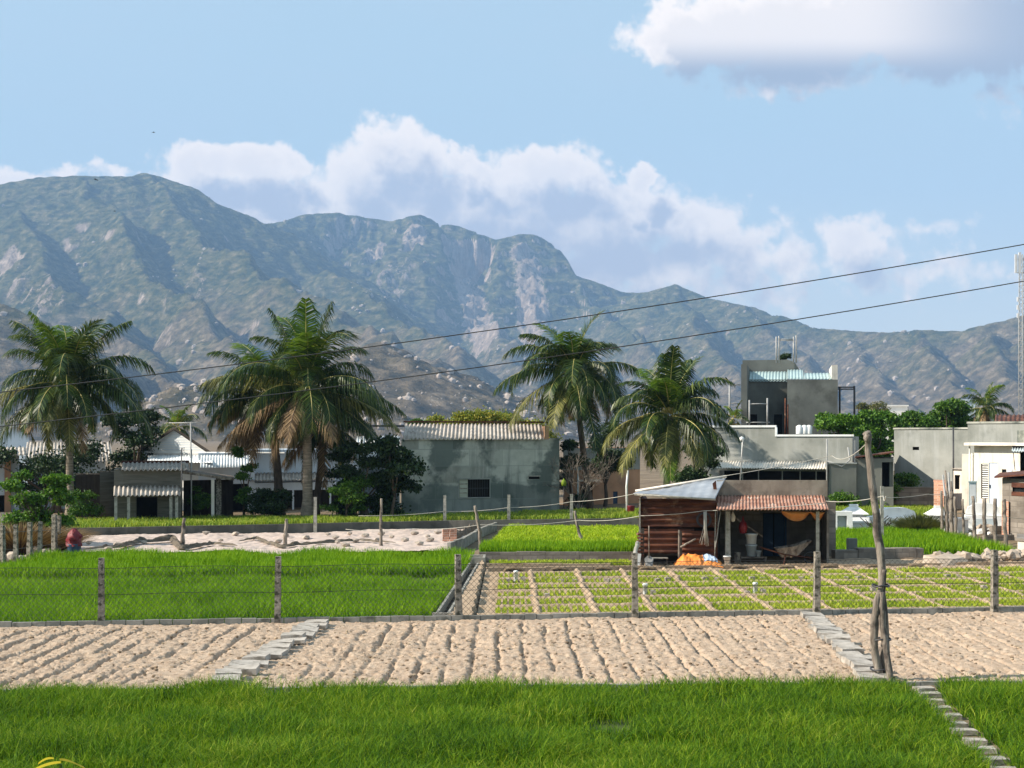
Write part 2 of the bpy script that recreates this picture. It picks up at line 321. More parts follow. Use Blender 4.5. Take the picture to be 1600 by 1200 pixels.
M['wirelt'] = pmat('pale_cord', [(.3,(.42,.40,.35)),(.7,(.55,.52,.46))], 6, bump=0)
M['galv'] = pmat('galvanised_wire', [(.3,(.06,.065,.05)),(.7,(.10,.10,.08))], 6, bump=0, rough=.5)
M['orange'] = pmat('orange_tarp', [(.3,(.72,.20,.03)),(.7,(.86,.30,.06))], 3, bump=.3, bscale=8, rough=.6, stain=((.5,.2,.08),4,.55,.7,.5))
M['ochre'] = pmat('ochre_cloth', [(.3,(.62,.24,.06)),(.7,(.78,.36,.12))], 3, bump=.3, rough=.7, transl=.3)
M['bluecloth'] = pmat('blue_cloth', [(.3,(.30,.40,.55)),(.7,(.48,.56,.66))], 5, bump=.3)
M['red'] = pmat('red_plastic', [(.3,(.10,.006,.012)),(.7,(.24,.012,.018))], 3, bump=.4, bscale=6, rough=.6)
M['navy'] = pmat('navy_plastic', [(.3,(.02,.05,.10)),(.7,(.04,.09,.16))], 3, bump=.1, rough=.5)
M['plwhite'] = pmat('white_plastic', [(.3,(.66,.67,.65)),(.7,(.8,.8,.78))], 4, bump=.05, rough=.5, stain=((.5,.48,.42),5,.55,.7,.5))
M['plgrey'] = pmat('grey_plastic', [(.3,(.40,.46,.48)),(.7,(.52,.58,.6))], 4, bump=.05, rough=.5)
M['net'] = pmat('pale_net', [(.3,(.40,.32,.275)),(.55,(.52,.42,.365)),(.8,(.62,.52,.46))], 2.4, bump=.5, bscale=14, stain=((.40,.33,.27),1.8,.56,.75,.5), world=True)
M['darknet'] = pmat('dark_net', [(.3,(.10,.085,.065)),(.7,(.24,.20,.16))], 5, bump=.5, bscale=25, rough=.9, transl=.3, world=True)
M['stone'] = pmat('stone', [(.3,(.24,.20,.165)),(.7,(.48,.41,.34))], 4, bump=.6, bscale=14)
M['stonelt'] = pmat('pale_stone', [(.3,(.30,.24,.19)),(.7,(.50,.42,.34))], 3, bump=.6, bscale=14)
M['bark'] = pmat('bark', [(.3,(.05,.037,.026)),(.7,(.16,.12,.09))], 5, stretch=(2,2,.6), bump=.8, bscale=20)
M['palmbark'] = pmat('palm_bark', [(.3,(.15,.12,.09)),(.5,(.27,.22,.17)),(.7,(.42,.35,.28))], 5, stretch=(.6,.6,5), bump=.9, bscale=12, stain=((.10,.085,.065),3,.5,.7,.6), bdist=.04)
M['frond'] = pmat('palm_frond', [(.15,(.012,.028,.009)),(.4,(.026,.055,.013)),(.65,(.062,.10,.020)),(.95,(.22,.25,.06))], .9, island=.45, transl=.28, bump=0, rough=.38, detail=3)
M['frondlime'] = pmat('palm_frond_young', [(.15,(.04,.09,.012)),(.5,(.09,.17,.018)),(.95,(.26,.34,.05))], .9, island=.45, transl=.35, bump=0, rough=.4, detail=3)
M['frondyel'] = pmat('palm_frond_yellowing', [(.15,(.05,.06,.016)),(.5,(.13,.135,.034)),(.95,(.34,.31,.09))], .9, island=.45, transl=.25, bump=0, rough=.5, detail=3)
M['frondbrown'] = pmat('palm_frond_dry', [(.15,(.09,.055,.028)),(.5,(.20,.13,.065)),(.95,(.38,.27,.15))], .9, island=.5, transl=.2, bump=0, rough=.7, detail=3)
M['rachis'] = pmat('palm_rachis', [(.3,(.30,.26,.06)),(.7,(.46,.38,.12))], 3, bump=0, rough=.5)
M['coconut'] = pmat('coconut', [(.3,(.20,.14,.04)),(.7,(.42,.28,.09))], 5, bump=.1, rough=.5)
def leafm(n, a, b, c, tr=.3): return pmat(n, [(.15,a),(.5,b),(.95,c)], 1.1, island=.5, transl=tr, bump=0, rough=.45, detail=3)
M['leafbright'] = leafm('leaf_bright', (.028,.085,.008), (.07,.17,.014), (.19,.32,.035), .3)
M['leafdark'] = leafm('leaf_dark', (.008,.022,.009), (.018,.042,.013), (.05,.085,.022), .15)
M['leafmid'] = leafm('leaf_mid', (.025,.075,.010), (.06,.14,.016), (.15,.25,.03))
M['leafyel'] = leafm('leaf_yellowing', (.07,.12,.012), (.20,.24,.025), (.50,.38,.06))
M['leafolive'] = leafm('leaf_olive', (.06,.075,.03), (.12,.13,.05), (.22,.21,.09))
M['yleaf'] = leafm('leaf_yellow', (.50,.42,.02), (.62,.52,.04), (.75,.70,.25), .4)
M['glassdk'] = pmat('dark_glass', [(.3,(.01,.012,.014)),(.7,(.02,.022,.025))], 2, bump=0, rough=.15)
M['shutter'] = pmat('cream_shutter', [(.3,(.34,.35,.27)),(.7,(.44,.45,.36))], 2, bump=.1, stretch=(1,1,4))
M['bluedoor'] = pmat('blue_door', [(.3,(.03,.055,.10)),(.7,(.06,.10,.16))], 2, bump=.1)
M['greydoor'] = pmat('grey_door', [(.3,(.42,.47,.56)),(.7,(.54,.60,.68))], 2, bump=.1, rough=.5)
M['birdm'] = pmat('bird_feathers', [(.3,(.012,.012,.014)),(.7,(.05,.045,.04))], 20, bump=0)
M['antenna'] = pmat('antenna_panel', [(.3,(.58,.58,.58)),(.7,(.7,.7,.7))], 2, bump=0, rough=.5)
# ================================================================ TERRAIN
WX = [-60, -20, -13.9, -8.5, -2.2, 4.4, 60]; WY = [45, 47.8, 49.2, 50.9, 53.2, 53.1, 53.1]
def ywall(x): return np.interp(x, WX, WY)
def zter(x): return np.interp(x, [-14, -2, 4.4], [.28, .31, .40])
def sstep(a, b, x):
    t = np.clip((x-a)/(b-a), 0, 1); return t*t*(3-2*t)
def zg(x, y):
    d = y-ywall(x); w = np.interp(x, [7, 9.5], [.03, 3.5])
    return zter(x)*sstep(0, 1, (d-.02)/w)
def yf(x): return 26.4+.13*x                 # fence line
def yk(x): return 19.25+.05*x                 # foreground kerb
def make_ground():
    xs = np.concatenate([-np.geomspace(4900, 32, 26), np.linspace(-30, 30, 121), np.geomspace(32, 4900, 26)])
    ds = np.concatenate([[-280,-100], np.linspace(-56, -1, 56), [-.3, 0, .01, .02, .03, .04, .05, .06, .1, .5, 1, 1.5, 2, 2.5, 3, 3.5, 4, 6, 9, 13, 20, 40, 80, 160, 400, 900, 2000, 4000, 5720]])
    X, D = np.meshgrid(xs, ds); Y = D+ywall(X); Z = zg(X, Y) - .012
    o = np_mesh('ground', np.stack([X.ravel(), Y.ravel(), Z.ravel()], 1), [grid_faces(len(xs), len(ds))], M['soil'], True, kind='structure')
make_ground()
def flat(name, pts, z, mat):
    mb = MB(); mb.add([(p[0], p[1], z) for p in pts], [tuple(range(len(pts)))]); return mb.build(name, mat, kind='structure')
flat('field_ground', [(-14,8),(14,8),(14,19.25+.05*14),(-14,19.25-.05*14)], .004, M['greenfloor'])
flat('field_ground', [(-13,yf(-13)),(-1.35,yf(-1.35)),(-1.05,37.5),(-1.0,40.5),(-12,40.5),(-13.5,38)], .004, M['greenfloor'])
flat('field_ground', [(8.2,41.5),(13.7,41.2),(13.9,50.8),(8.2,51)], .004, M['greenfloor'])

# ---- sand bed with furrows
def strip_l(y): return -3.32+(y-20.3)*.075
def strip_r(y): return 4.62+(y-21)*.075
def sand_z(X, Y):
    me = fbm(X*.9, Y*.9, 3, 3)*.06; u = (X+me+fbm(X*3, Y*3, 2, 9)*.03+fbm(X*12, Y*12, 2, 19)*.025)/.365
    fr = u-np.floor(u)-.5; k = np.floor(u)
    amp = .45+.75*_h(k, np.zeros_like(k), 5)+1.6*fbm(k*3.7, Y*1.3, 3, 11)
    amp = np.clip(amp, .08, 1.5)
    g = -.062*np.exp(-(fr/.075)**2)*amp + .010*np.exp(-((fr+.22)/.16)**2)*amp
    dl = X-strip_l(Y); dr = X-strip_r(Y)
    mask = sstep(.25, .5, np.where(dl > 0, dl, -dl-.55))*sstep(.25, .5, np.where(dr > 0, dr-.35, -dr))
    v = Y-yk(X); mask = mask*sstep(.1, .45, v)*sstep(.15, .6, yf(X)-.1-Y)
    z = g*mask + fbm(X*7, Y*7, 4, 21)*.014 + fbm(X*26, Y*26, 3, 31)*.028*(1+1.2*fbm(X*.7, Y*.7, 2, 36)) + fbm(X*1.5, Y*1.5, 2, 41)*.03
    clod = fbm(X*11, Y*6, 2, 51); z = z - .03*sstep(.22, .42, clod)
    return z+.09
def make_sand():
    nx, ny = 1050, 230; x = np.linspace(-12, 13, nx); t = np.linspace(0, 1, ny)
    X = np.broadcast_to(x, (ny, nx)).copy(); Y = yk(X)+(yf(X)-.06-yk(X))*t[:, None]
    Z = np.clip(sand_z(X, Y), .012, None)
    np_mesh('sand_bed', np.stack([X.ravel(), Y.ravel(), Z.ravel()], 1), [grid_faces(nx, ny)], M['sand'], True, kind='structure')
make_sand()
# ---- seedling bed soil with ridges
XR = [.45+1.08*k for k in range(-1, 17)]; VR = [.12,.75,2.15,3.55,4.95,6.35,7.75,9.15]
def seed_z(X, Y):
    v = Y-yf(X); z = .02+fbm(X*9, Y*9, 3, 5)*.02
    for k, xr in enumerate(XR):
        z = np.maximum(z, .02+.065*np.exp(-((X-xr-fbm(Y*.6, Y*0+k, 2, k)*.1)/.055)**4))
    for k, vr in enumerate(VR):
        z = np.maximum(z, .02+.08*np.exp(-((v-vr-fbm(X*.6, X*0+k, 2, 40+k)*.12)/.09)**4))
    return z+fbm(X*14, Y*14, 3, 8)*.018
def make_seedbed():
    nx, ny = 900, 330; x = np.linspace(-.62, 19, nx); t = np.linspace(0, 1, ny)
    X = np.broadcast_to(x, (ny, nx)).copy(); Y = yf(X)+.06+t[:, None]*10
    Z = np.clip(seed_z(X, Y), .01, None)
    np_mesh('seedling_bed', np.stack([X.ravel(), Y.ravel(), Z.ravel()], 1), [grid_faces(nx, ny)], M['seedsoil'], True, kind='structure')
make_seedbed()
def hsheet(name, xs, ys, zfn, mat, **kw):
    X, Y = np.meshgrid(xs, ys); Z = zfn(X, Y)
    return np_mesh(name, np.stack([X.ravel(), Y.ravel(), Z.ravel()], 1), [grid_faces(len(xs), len(ys))], mat, True, **kw)
# raised dirt path beside the channel, with sides
mb = MB()
for i in range(40):
    y0, y1 = 26.45+i*.36, 26.45+(i+1)*.36
    a0, a1 = (-1.06+(y0-27.5)*.028, -1.06+(y1-27.5)*.028); b = -.66+.03*math.sin(i*1.7); b2 = -.66+.03*math.sin((i+1)*1.7)
    z0 = .15+.012*math.sin(i*2.3); z1 = .15+.012*math.sin((i+1)*2.3)
    mb.add([(a0,y0,0),(b,y0,0),(b2,y1,0),(a1,y1,0),(a0,y0,z0),(b-.04,y0,z0),(b2-.04,y1,z1),(a1,y1,z1)], [(4,5,6,7),(1,2,6,5),(0,4,7,3)])
mb.build('path', M['seedsoil'], kind='structure')
# dirt forecourt behind the seedling bed, in front of the shed and right yard
hsheet('dirt_yard', np.linspace(3.0, 20, 260), np.linspace(36.6, 41.6, 90), lambda X, Y: .035+fbm(X*3, Y*3, 4, 3)*.05, M['seedsoil'], kind='structure')
hsheet('dirt_yard', np.linspace(13.75, 24, 140), np.linspace(41.3, 60, 180), lambda X, Y: .03+zg(X, Y)+fbm(X*1.5, Y*1.5, 4, 3)*.10, M['soil'], kind='structure')

# ================================================================ MOUNTAINS (one heightfield grown from ridge lines)
def I3(px, py, Y): return ((px-800)/F*Y, Y, H-(py-HOR)/F*Y)
CREST = [(-500,310,4300),(-200,302,4250),(0,289,4200),(60,277,4200),(130,276,4200),(200,277,4250),(228,270,4300),(262,281,4300),(310,297,4320),(340,320,4350),(385,336,4400),(415,350,4600),
 (440,347,4850),(475,336,5000),(525,333,5000),(575,341,5000),(615,346,5000),(655,335,5000),(690,350,5000),(715,352,5000),(775,376,5000),(810,367,5000),(835,367,5000),(868,383,4950),(885,404,4900),(900,432,4850),
 (930,441,4800),(975,458,4750),(1010,458,4650),(1055,445,4500),(1085,458,4450),(1110,467,4400),(1180,482,4300),(1220,493,4200),(1280,513,4000),(1330,519,3800),(1390,521,3600),(1430,517,3450),(1500,516,3400),(1540,508,3350),(1600,492,3300),(1750,470,3300),(2100,500,3300)]
SPURS = [
 [(228,272,4300),(265,330,4050),(330,380,3700),(430,440,3350),(540,500,2950),(650,560,2450),(760,630,1900)],
 [(120,277,4200),(150,330,3950),(215,400,3550),(290,470,3100),(370,545,2550),(450,620,2000)],
 [(10,290,4200),(30,350,3900),(80,430,3400),(150,490,2950),(230,560,2400),(300,630,1800)],
 [(-200,302,4250),(-150,400,3500),(-60,460,3000),(30,540,2400),(90,610,1800)],
 [(340,320,4350),(400,380,4250),(470,410,4100),(560,460,3850),(660,520,3400),(730,560,2900)],
 [(475,338,5000),(490,400,4800),(520,440,4600)],[(560,340,5000),(575,400,4850),(600,430,4700),(640,470,4500)],
 [(655,337,5000),(650,390,4850),(610,430,4700),(580,460,4500)],[(715,353,5000),(720,420,4800),(740,470,4550),(770,520,4150),(800,560,3600),(850,610,2900)],
 [(820,368,5000),(825,430,4800),(835,490,4500),(870,540,4000),(930,590,3300),(1000,640,2500)],[(885,404,4900),(930,470,4600),(980,520,4150),(1040,565,3500),(1090,620,2700)],
 [(1055,447,4500),(1075,490,4250),(1120,540,3700),(1150,590,3000),(1180,640,2300)],[(1150,475,4350),(1200,525,3900),(1260,570,3300),(1290,625,2600)],
 [(1280,513,4000),(1330,550,3600),(1370,590,3000),(1400,630,2400)],[(1430,518,3450),(1450,560,3050),(1490,610,2500)],[(1540,508,3350),(1550,555,2900),(1560,610,2300)],[(1620,490,3300),(1640,550,2800),(1660,610,2200)]]
def make_mountains():
    dx = 6.5; x = np.arange(-2900, 2900, dx); y = np.concatenate([np.arange(1500, 3000, 11), np.arange(3000, 5050, 8), np.arange(5050, 5700, 40)])
    X, Y = np.meshgrid(x, y); X0, Y0 = X, Y
    wx = fbm(X/330, Y/330, 5, 3)*90+fbm(X/60, Y/60, 3, 13)*14; wy = fbm(X/330+40, Y/330, 5, 4)*90
    m0 = sstep(4400, 3900, Y)*.5+.3
    Xw = X+wx*m0; Yw = Y+wy*m0
    Hh = np.full(X.shape, -60.0)
    def seg(a, b, k, k2):
        nonlocal Hh
        ax, ay, az = a; bx, by, bz = b; ux, uy = bx-ax, by-ay; L2 = ux*ux+uy*uy
        t = np.clip(((Xw-ax)*ux+(Yw-ay)*uy)/L2, 0, 1)
        d = np.hypot(Xw-(ax+t*ux), Yw-(ay+t*uy)); z = az+(bz-az)*t
        h = z - (k*d + k2*d*d/(d+140))
        Hh = np.maximum(Hh, h)
    pc = [I3(*p) for p in CREST]
    for a, b in zip(pc, pc[1:]): seg(a, b, .62, .05)
    for s in SPURS:
        ps = [I3(*p) for p in s]; ps = [ps[0]]+[(p[0], p[1], p[2]) for p in ps[1:]]
        for a, b in zip(ps, ps[1:]): seg(a, b, .84, .0)
    Hh = np.maximum(Hh, np.clip((Y-1700)*.055, 0, 150)+fbm(X/260, Y/260, 4, 71)*40*sstep(1700, 2600, Y))
    rel = np.clip(Hh/260, 0, 1)
    Hh = Hh + rel*(fbm(X/420, Y/420, 6, 8, True, .52)*85 + fbm(X/85, Y/85, 5, 9, True, .55)*26) + np.clip(Hh/60, 0, 1)*fbm(X/22, Y/22, 4, 10)*8
    # cliff bands on the middle massif
    cl = sstep(-900, -500, X)*sstep(500, 260, X)*sstep(4200, 4600, Y)
    step = 55.0; q = Hh/step+fbm(X/90, Y/90, 3, 77)*.8; st_ = (np.floor(q)+sstep(.35, .65, q-np.floor(q)))*step-(q*step-Hh)
    Hh = Hh*(1-.55*cl)+st_*.55*cl
    # rock faces just below the crest of the middle massif, broken into ribs
    yc = np.interp(X/5000, [p[0]/p[1] for p in pc], [p[1] for p in pc]); dst = yc-Y0-25+fbm(X/26, Y*0, 3, 55)*46
    am = np.clip(.35+1.5*fbm(X/120, Y*0+3, 3, 56), 0, 1)*sstep(-800, -700, X)*sstep(330, 200, X)
    Hh = Hh-am*125*sstep(0, 62, dst)*np.exp(-np.clip(dst-60, 0, None)/420)
    rock = am*sstep(2, 20, dst)*sstep(150, 70, dst)*.9
    def near(pts, rad):
        d = np.full(X.shape, 1e9); q = [I3(*p) for p in pts]
        for a, b in zip(q, q[1:]):
            ux, uy = b[0]-a[0], b[1]-a[1]; t = np.clip(((X-a[0])*ux+(Y-a[1])*uy)/(ux*ux+uy*uy), 0, 1); d = np.minimum(d, np.hypot(X-(a[0]+t*ux), Y-(a[1]+t*uy)))
        return sstep(rad, rad*.35, d)
    rb_ = near([(722,420,4800),(742,470,4550),(768,510,4200)], 75)+near([(822,400,4850),(832,470,4600),(840,520,4250)], 80)+near([(650,370,4900),(645,400,4800)], 60)+near([(590,380,4850),(583,420,4750)], 50)+near([(620,440,4600),(600,470,4450)], 90)*.7
    rb_ = rb_+near([(35,430,3450),(80,460,3100)], 60)*.7+near([(10,400,3650),(20,420,3600)], 50)+near([(300,440,3500),(320,455,3400)], 40)*.6+near([(640,470,4350),(655,490,4300)], 60)*.8
    Hh = Hh+rb_*(fbm(X/16, Y/40, 3, 58, True)*34); rock = np.clip(rock+rb_*.75, 0, 1)
    # keep the crest line clean: nothing in front may rise above the sight line of the skyline
    sky_e = np.interp(X0/Y0, [p[0]/p[1] for p in pc], [(p[2]-H)/p[1] for p in pc])
    lim = H+sky_e*Y0+fbm(X/30, Y/30, 3, 12)*5
    Hh = np.minimum(Hh, lim)
    foot = sstep(1500, 1750, Y)
    Hh = np.where(Hh < -20, -20, Hh)*foot - 3*(1-foot)
    V = np.stack([X.ravel(), Y.ravel(), Hh.ravel()], 1)
    o = np_mesh('mountain_range', V, [grid_faces(len(x), len(y))], M['mount'], True, kind='structure')
    at = o.data.attributes.new('rocky', 'FLOAT', 'POINT'); at.data.foreach_set('value', rock.ravel().astype(np.float32))
    return x, y, Hh
def mountmat():
    m = bpy.data.materials.new('mountain_scrub'); m.use_nodes = True; t = NT(m.node_tree); t.n.clear()
    ge = t.node('ShaderNodeNewGeometry'); co = ge.outputs['Position']
    s = t.node('ShaderNodeSeparateXYZ'); t.l.new(ge.outputs['Normal'], s.inputs[0])
    pz = t.node('ShaderNodeSeparateXYZ'); t.l.new(co, pz.inputs[0])
    n1 = t.noise(t.v('MULTIPLY', co, (1,1,2)), .035, 8, .68); n2 = t.noise(t.v('ADD', co, (500,0,0)), .006, 5, .6)
    veg = t.ramp(n1, [(.32,(.016,.030,.010)),(.44,(.044,.056,.020)),(.55,(.118,.112,.045)),(.64,(.21,.175,.10)),(.78,(.38,.31,.22))])
    dry = t.ramp(n1, [(.3,(.045,.042,.024)),(.45,(.105,.085,.052)),(.56,(.20,.155,.10)),(.68,(.34,.27,.19)),(.8,(.54,.45,.35))])
    lowf = t.smooth(t.m('ADD', pz.outputs[2], t.m('MULTIPLY', t.m('SUBTRACT', n2, .5), -900)), 330, 60)
    c = t.mix(lowf, veg, dry)
    rock = t.ramp(t.noise(t.v('MULTIPLY', co, (1,1,.3)), .05, 7, .7), [(.3,(.15,.12,.095)),(.5,(.33,.26,.21)),(.7,(.56,.46,.38))])
    steep = t.m('ADD', t.m('SUBTRACT', 1, s.outputs[2]), t.m('MULTIPLY', t.m('SUBTRACT', t.noise(t.v('MULTIPLY', co, (1,1,.45)), .016, 6, .65), .5), .9))
    ra = t.node('ShaderNodeAttribute', attribute_name='rocky'); rk = t.m('ADD', ra.outputs['Fac'], t.m('MULTIPLY', t.m('SUBTRACT', t.noise(t.v('MULTIPLY', co, (1,1,.35)), .045, 6, .7), .5), 1.6))
    c = t.mix(t.m('MULTIPLY', t.smooth(rk, .50, .66), t.smooth(ra.outputs['Fac'], .05, .3)), c, rock)
    c = t.mix(t.smooth(steep, .50, .62), c, rock)
    b = t.node('ShaderNodeBsdfPrincipled'); t.l.new(c, b.inputs['Base Color']); b.inputs['Roughness'].default_value = 1; b.inputs['Specular IOR Level'].default_value = 0
    bp = t.node('ShaderNodeBump'); bp.inputs['Strength'].default_value = 1; bp.inputs['Distance'].default_value = 16
    t.l.new(t.noise(co, .05, 8, .7), bp.inputs['Height']); t.l.new(bp.outputs[0], b.inputs['Normal'])
    o = t.node('ShaderNodeOutputMaterial'); t.l.new(b.outputs[0], o.inputs[0]); return m
M['mount'] = mountmat()
mx_, my_, mh_ = make_mountains()
# nearer rocky hills
HG = {}
def near_hill(name, crest, depth, seed, k=.42):
    pc = [I3(*p) for p in crest]; x0 = min(p[0] for p in pc)-150; x1 = max(p[0] for p in pc)+150; yc = pc[0][1]
    x = np.arange(x0, x1, 3.0); y = np.arange(yc-depth, yc+260, 3.5); X, Y = np.meshgrid(x, y)
    Xw = X+fbm(X/110, Y/110, 5, seed)*40; Yw = Y+fbm(X/110+9, Y/110, 5, seed+1)*40*sstep(0, 150, yc-Y)
    Hh = np.full(X.shape, -50.0)
    for a, b in zip(pc, pc[1:]):
        ux, uy = b[0]-a[0], b[1]-a[1]; t = np.clip(((Xw-a[0])*ux+(Yw-a[1])*uy)/(ux*ux+uy*uy+1e-6), 0, 1)
        d = np.hypot(Xw-(a[0]+t*ux), Yw-(a[1]+t*uy)); Hh = np.maximum(Hh, a[2]+(b[2]-a[2])*t-k*d)
    Hh = Hh+np.clip(Hh/40, 0, 1)*(fbm(X/60, Y/60, 6, seed+3, True, .55)*16+fbm(X/9, Y/9, 3, seed+5)*3)
    edge = np.minimum(sstep(0, 120, X-x0), sstep(0, 120, x1-X))*sstep(0, 60, Y-(yc-depth))
    Hh = np.maximum(Hh, -20)*edge-3*(1-edge)
    np_mesh(name, np.stack([X.ravel(), Y.ravel(), Hh.ravel()], 1), [grid_faces(len(x), len(y))], M['mount'], True, kind='structure')
    HG[name+str(seed)] = (x, y, Hh); return x, y, Hh
h1 = near_hill('hill', [(430,660,1550),(500,620,1550),(545,585,1550),(575,552,1550),(608,538,1550),(625,548,1550),(650,575,1550),(700,598,1550),(750,618,1550),(800,650,1550)], 500, 60)
h2 = near_hill('hill', [(-300,440,2000),(-100,452,2000),(0,484,2000),(22,500,2000),(50,537,2000),(90,585,2000),(150,640,2000)], 500, 70)
h3 = near_hill('hill', [(230,680,1300),(275,635,1300),(310,612,1300),(345,602,1300),(390,618,1300),(440,655,1300)], 260, 80)
# boulders scattered on the slopes: uncountable
def rock_template(seed):
    r = random.Random(seed); import bmesh
    bm = bmesh.new(); bmesh.ops.create_icosphere(bm, subdivisions=1, radius=1)
    for v in bm.verts: v.co *= r.uniform(.72, 1.2)
    vs = np.array([v.co[:] for v in bm.verts]); fs = np.array([[v.index for v in f.verts] for f in bm.faces]); bm.free(); return vs, fs
RT = [rock_template(i) for i in range(6)]
def boulders(name, grid, n, smin, smax, seed, cond, label):
    x, y, Hh = grid; r = np.random.RandomState(seed); V = []; Fc = []; b = 0; c = 0
    while c < n:
        i = r.randint(2, len(x)-2); j = r.randint(2, len(y)-2)
        px, py, pz = x[i], y[j], Hh[j, i]
        if pz < 4 or not cond(px, py, pz, r): 
            if r.rand() < .98: continue
            c += 1; continue
        sl = max(abs(Hh[j, i+1]-Hh[j, i-1])/(x[i+1]-x[i-1]), .01)
        tv, tf = RT[r.randint(6)]; s = smin+(smax-smin)*r.rand()**3.2; a = r.rand()*6.28
        m = np.array([[math.cos(a), -math.sin(a), 0], [math.sin(a), math.cos(a), 0], [0, 0, 1]])
        V.append((tv*np.array([s*r.uniform(.8,1.4), s, s*r.uniform(.7, 1.3)]))@m.T+[px, py, pz+.2*s]); Fc.append(tf+b); b += len(tv); c += 1
    return np_mesh(name, np.concatenate(V), [np.concatenate(Fc)], M['boulder'], False, kind='stuff', label=label, cat='boulders')
M['boulder'] = pmat('boulder', [(.3,(.22,.18,.15)),(.5,(.37,.31,.265)),(.7,(.52,.45,.40))], .15, bump=.5, bscale=.6, bdist=1, world=True)
def clump(px, py, pz, r): return fbm(np.array([px/120.]), np.array([py/120.]), 4, 90)[0] > .12
boulders('boulders', (mx_, my_, mh_), 3400, 1.3, 7.0, 1, lambda a, b, c, r: clump(a, b, c, r) and (c < 420 or r.rand() < .3), 'pale boulders strewn over the far mountain slopes')
boulders('boulders', h1, 700, .7, 4.6, 2, lambda a, b, c, r: True, 'pale boulders covering the small dark hill before the mountains')
boulders('boulders', h3, 520, .8, 4.2, 3, lambda a, b, c, r: True, 'pink grey boulders heaped on the low knoll behind the left palms')
boulders('boulders', h2, 160, 1.5, 7, 4, lambda a, b, c, r: True, 'scattered boulders on the dark spur at the far left')
# ---------------------------------------------------------------- air
hz = MB(); hz.box(-5000, 5000, -290, 5860, -25, 960); hzm = bpy.data.materials.new('haze'); hzm.use_nodes = True
ht = NT(hzm.node_tree); ht.n.clear(); pv = ht.node('ShaderNodeVolumePrincipled'); pv.inputs['Color'].default_value = (.33, .55, .90, 1)
pv.inputs['Density'].default_value = .00015; pv.inputs['Anisotropy'].default_value = .0
ho = ht.node('ShaderNodeOutputMaterial'); ht.l.new(pv.outputs[0], ho.inputs['Volume'])
hzm.cycles.homogeneous_volume = True if hasattr(hzm.cycles, 'homogeneous_volume') else True
hz.build('haze', hzm, kind='stuff', label='thin blue haze in the air before the mountains', cat='haze')
# ================================================================ GRASS AND CROPS
def in_poly(x, y, poly):
    c = np.zeros(len(x), bool); n = len(poly)
    for i in range(n):
        x1, y1 = poly[i]; x2, y2 = poly[(i+1) % n]
        cond = (y1 > y) != (y2 > y)
        xx = (x2-x1)*(y-y1)/(y2-y1+1e-12)+x1; c ^= cond & (x < xx)
    return c
def blades(name, px, py, pz, h, w, lean, mat, seed, label, cat, wind=(.0, 0), tail=.35):
    r = np.random.RandomState(seed); n = len(px); a = r.rand(n)*2*np.pi
    la = r.rand(n)*2*np.pi; lm = lean*np.sqrt(r.rand(n))*h
    lx = np.cos(la)*lm+wind[0]*h; ly = np.sin(la)*lm+wind[1]*h
    dx = np.cos(a)*w/2; dy = np.sin(a)*w/2
    b0 = np.stack([px-dx, py-dy, pz], 1); b1 = np.stack([px+dx, py+dy, pz], 1)
    mz = pz+h*.58; mx = px+lx*tail; my = py+ly*tail
    m0 = np.stack([mx-dx*.8, my-dy*.8, mz], 1); m1 = np.stack([mx+dx*.8, my+dy*.8, mz], 1)
    tz = pz+h*np.sqrt(np.clip(1-(lm/h)**2*.6, .2, 1)); tp = np.stack([px+lx, py+ly, tz], 1)
    V = np.stack([b0, b1, m1, m0, tp], 1).reshape(-1, 3); i = np.arange(n)*5
    return np_mesh(name, V, [np.stack([i, i+1, i+2, i+3], 1), np.stack([i+3, i+2, i+4], 1)], mat, False, label=label, cat=cat, kind='stuff')
def field(name, poly, dens, h, w, lean, mat, seed, label, hole=None, cat='crop', zf=None, hv=.3, wind=(0,0)):
    r = np.random.RandomState(seed); xs = [p[0] for p in poly]; ys = [p[1] for p in poly]
    n = int((max(xs)-min(xs))*(max(ys)-min(ys))*dens); x = r.uniform(min(xs), max(xs), n); y = r.uniform(min(ys), max(ys), n)
    k = in_poly(x, y, poly)
    # thin and thick patches, then a loose clumping
    k &= (r.rand(n) < .72+1.3*fbm(x*1.3, y*1.3, 3, seed+1)+.25*fbm(x*7, y*7, 2, seed+2))
    if hole is not None: k &= ~hole(x, y)
    x = x[k]; y = y[k]; hh = h*(1-hv+hv*2*r.rand(len(x)))*(1+.42*fbm(x*.9, y*.9, 3, seed+3))
    z = zg(x, y) if zf is None else zf(x, y)
    return blades(name, x, y, z, hh, w*(.7+.6*r.rand(len(x))), lean, mat, seed, label, cat, wind)
pcx = lambda y: 4.66+(y-14.9)*.106
fg = [(-.35*13.2-.8,13.2),(.35*13.2+.8,13.2),(8.2,yk(8.2)-.12),(-8.2,yk(-8.2)-.12)]
field('grass_crop', fg, 3700, .235, .0085, 1.05, M['grass_near'], 1, 'tall tangled green crop filling the foreground', hole=lambda x, y: (abs(x-pcx(y)) < .15+.05*np.sin(y*9)) | ((y > yk(x)-.95) & ((abs(x+2.75) < .30) | (abs(x-1.45) < .26) | (abs(x-5.15) < .24)) & (fbm(x*5, y*5, 2, 5) > -.12)))
field('grass_crop', [(-12.3,yf(-12.3)+.1),(-1.45,yf(-1.45)+.1),(-1.18,33.4),(-12.3,32.4)], 1500, .27, .015, .55, M['grass_mid'], 2, 'bright green crop behind the concrete posts, left of the channel')
field('grass_crop', [(-13.4,33.9),(-12.9,34.4),(-1.12,35.0),(-1.0,40.4),(-12.1,40.2),(-12.2,37)], 1000, .27, .02, .45, M['grass_mid'], 3, 'bright green crop in the bed just before the pale net')
